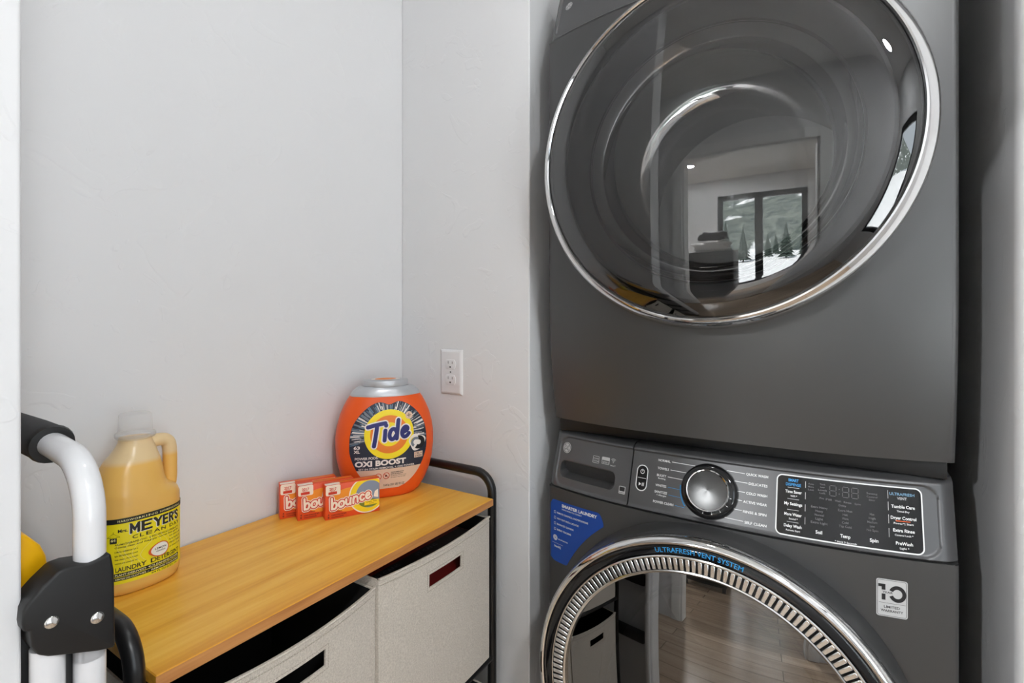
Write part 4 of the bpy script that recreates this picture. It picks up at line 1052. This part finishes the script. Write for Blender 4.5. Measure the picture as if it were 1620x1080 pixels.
Print().rrect(.0060, .0520, .0230, .0575, .0010).text('2017', .0150, .0605, .0055, .0140, bold=.03).text('BEST', .0150, .0578, .0024, .009).build('tab_print', M_BR, tb, bf, .0019)
Print().rrect(.0300, .0110, .1105, .0150).build('top_stripe', M_BAM, sheet, bt_, .0003)
bp_ = Print()
for i, (t, w) in enumerate((('105 FABRIC SOFTENER DRYER SHEETS', .030), ('15 FEUILLES ASSOUPLISSANTES', .024))):
    bp_.text(t, .0120, .0080-i*.0042, .0025, w, 'L')
bp_.text('4', .0065, .0090, .0040, .003).text('8', .0065, .0038, .0040, .003).text('freshness and softness', .011, .0145, .0018, .022, 'L')
bp_.text('outdoor fresh', .0940, .0225, .0022, .022).text('scent', .0940, .0190, .0022, .009)
bp_.build('small_print', M_BBK, sheet, bf, .0011)
sheet.location = (-.8741, .6664, RT)
dup(sheet, (-.9200, .6351, RT), None, 'middle one of three small orange dryer sheet boxes, partly behind the foremost')
dup(sheet, (-.9585, .6210, RT), math.radians(63.4), 'hindmost of three small orange dryer sheet boxes, against the wall, only its left end showing')

# ------------------------------------------------------------------ what the glass doors mirror: bedroom and view
M_DRES = mat('dark_dresser_wood', srgb(58, 54, 52), .45); M_LINEN = mat('white_linen', srgb(225, 224, 222), .9)
dr = thing('dresser', 'tall dark chest of drawers in the bedroom behind the photographer', 'dresser', (-.76, -2.45, 0), PI/2)
obj('carcass', MB().box(-.30, .22, -.25, .25, .05, 1.38, .006), M_DRES, dr)
for i in range(4):
    d_ = obj('drawer', MB().box(.22, .235, -.235, .235, .09+i*.32, .39+i*.32, .004), M_DRES, dr)
    obj('handle', MB().tube([(.235, -.1, .25+i*.32), (.255, -.1, .25+i*.32), (.255, .1, .25+i*.32), (.235, .1, .25+i*.32)], .006, 8), M_CHROME2, d_)
for sx in (-.27, .19):
    for sy in (-.22, .22): obj('leg', MB().box(sx-.02, sx+.02, sy-.02, sy+.02, 0, .05), M_DRES, dr)
def lump(n, m, sx, sy, sz, seed):
    r = random.Random(seed); ph = [(r.uniform(2, 9), r.uniform(2, 9), r.uniform(0, 6)) for _ in range(5)]
    def fn(u, v):
        a, e = 2*PI*u, PI*v
        k = 1+.10*sum(math.sin(p*math.cos(a)*math.sin(e)+q*math.cos(e)+w) for p, q, w in ph)/2
        x, y, z = math.cos(a)*math.sin(e), math.sin(a)*math.sin(e), math.cos(e)
        f = lambda t: math.copysign(abs(t)**.6, t)
        return (sx*k*f(x), sy*k*f(y), max(-sz, sz*k*f(z))+sz)
    return MB().grid(fn, [i/24 for i in range(24)], [.002+.996*j/14 for j in range(15)], wrap=True)
tag(obj('folded_blanket', lump(24, 14, .22, .22, .055, 4), M_LINEN, None, (-.76, -2.45, 1.38), smooth=60), 'white folded blanket on top of the dark dresser', 'blanket')
tag(obj('throw_blanket', lump(24, 14, .15, .14, .05, 9), mat('charcoal_throw', srgb(60, 58, 60), .9), None, (-.74, -2.46, 1.505), smooth=60), 'crumpled charcoal throw lying on the white blanket', 'blanket')
M_SNOW = mat('snow', (.86, .88, .92), .6, bump=(1.5, .5, .1))
def snowfield():
    def fn(x, y): return (x, y, -.35-(y+5)*.016+.06*math.sin(x*.35+1)+.05*math.sin(y*.28))
    return MB().grid(fn, [-60+120*i/50 for i in range(51)], [-62+110*i/60 for i in range(61)])
sg = struct('ground', snowfield(), M_SNOW, smooth=180)
def forest_mat():
    m = mat('forested_slope', (.05, .09, .04), .9); nt = m.node_tree; b = nt.nodes['Principled BSDF']; L = nt.links.new
    tc = nt.nodes.new('ShaderNodeTexCoord'); mp = nt.nodes.new('ShaderNodeMapping'); mp.inputs['Scale'].default_value = (1, 1, .35)
    n = nt.nodes.new('ShaderNodeTexNoise'); n.inputs['Scale'].default_value = .6; n.inputs['Detail'].default_value = 8; n.inputs['Roughness'].default_value = .7
    n2 = nt.nodes.new('ShaderNodeTexNoise'); n2.inputs['Scale'].default_value = .11; n2.inputs['Detail'].default_value = 4
    r = nt.nodes.new('ShaderNodeValToRGB'); e = r.color_ramp.elements
    e[0].position = .36; e[0].color = srgb(34, 48, 50); e[1].position = .66; e[1].color = srgb(104, 112, 106)
    r2 = nt.nodes.new('ShaderNodeValToRGB'); r2.color_ramp.elements[0].position = .60; r2.color_ramp.elements[1].position = .66
    mx = nt.nodes.new('ShaderNodeMix'); mx.data_type = 'RGBA'; mx.inputs[7].default_value = (.8, .83, .88, 1)
    L(tc.outputs['Object'], mp.inputs[0]); L(mp.outputs[0], n.inputs['Vector']); L(tc.outputs['Object'], n2.inputs['Vector'])
    L(n.outputs['Fac'], r.inputs[0]); L(n2.outputs['Fac'], r2.inputs[0]); L(r2.outputs[0], mx.inputs[0]); L(r.outputs[0], mx.inputs[6]); L(mx.outputs[2], b.inputs['Base Color'])
    return m
hill = MB().grid(lambda x, y: (x, y, .2+(-60-y)*.55*(.75+.2*math.sin(x*.03+1)+.1*math.sin(x*.09))), [-160+320*i/80 for i in range(81)], [-200+140*i/50 for i in range(51)])
struct('hillside', hill, forest_mat(), smooth=180)
M_CONI = mat('conifer_green', srgb(38, 50, 46), .9); M_BARK = mat('bark', srgb(70, 54, 42), .9)
def conifer():
    t = thing('conifer_tree', 'x', 'tree', (0, 0, 0), group='conifers on the snow outside')
    mb = MB(); r = random.Random(5)
    for k in range(9):
        z0 = .8+k*.75; rad = 1.55*(1-k/9.6); n = 18
        ring = [(rad*(1+(.22 if i % 2 else -.16))*math.cos(2*PI*i/n), rad*(1+(.22 if i % 2 else -.16))*math.sin(2*PI*i/n), z0-(.25 if i % 2 else 0)) for i in range(n)]
        mb.add(ring+[(0, 0, z0+1.5)], [(i, (i+1) % n, n) for i in range(n)])
    obj('crown', mb, M_CONI, t, smooth=0)
    obj('trunk', MB().tube([(0, 0, -.5), (0, 0, 3), (0, 0, 7)], [.16, .11, .03], 8), M_BARK, t)
    return t
tp = conifer(); tr_ = random.Random(11)
where = [(-9, -34), (-5.5, -38), (-3.2, -33), (-1.2, -40), (.6, -35), (2.4, -41), (4.2, -34), (6.5, -39), (8.8, -44), (-7.2, -45), (-12.5, -41), (11, -37), (-.4, -47), (3.3, -48)]
for i, (x, y) in enumerate(where):
    o = tp if i == 0 else dup(tp, (x, y, 0))
    o.location = (x, y, -.45-(y+5)*.016); o.scale = (tr_.uniform(.30, .58),)*3; o.rotation_euler = (0, 0, tr_.uniform(0, 6))
    o['label'] = 'dark green conifer standing in the snow outside the bedroom window'
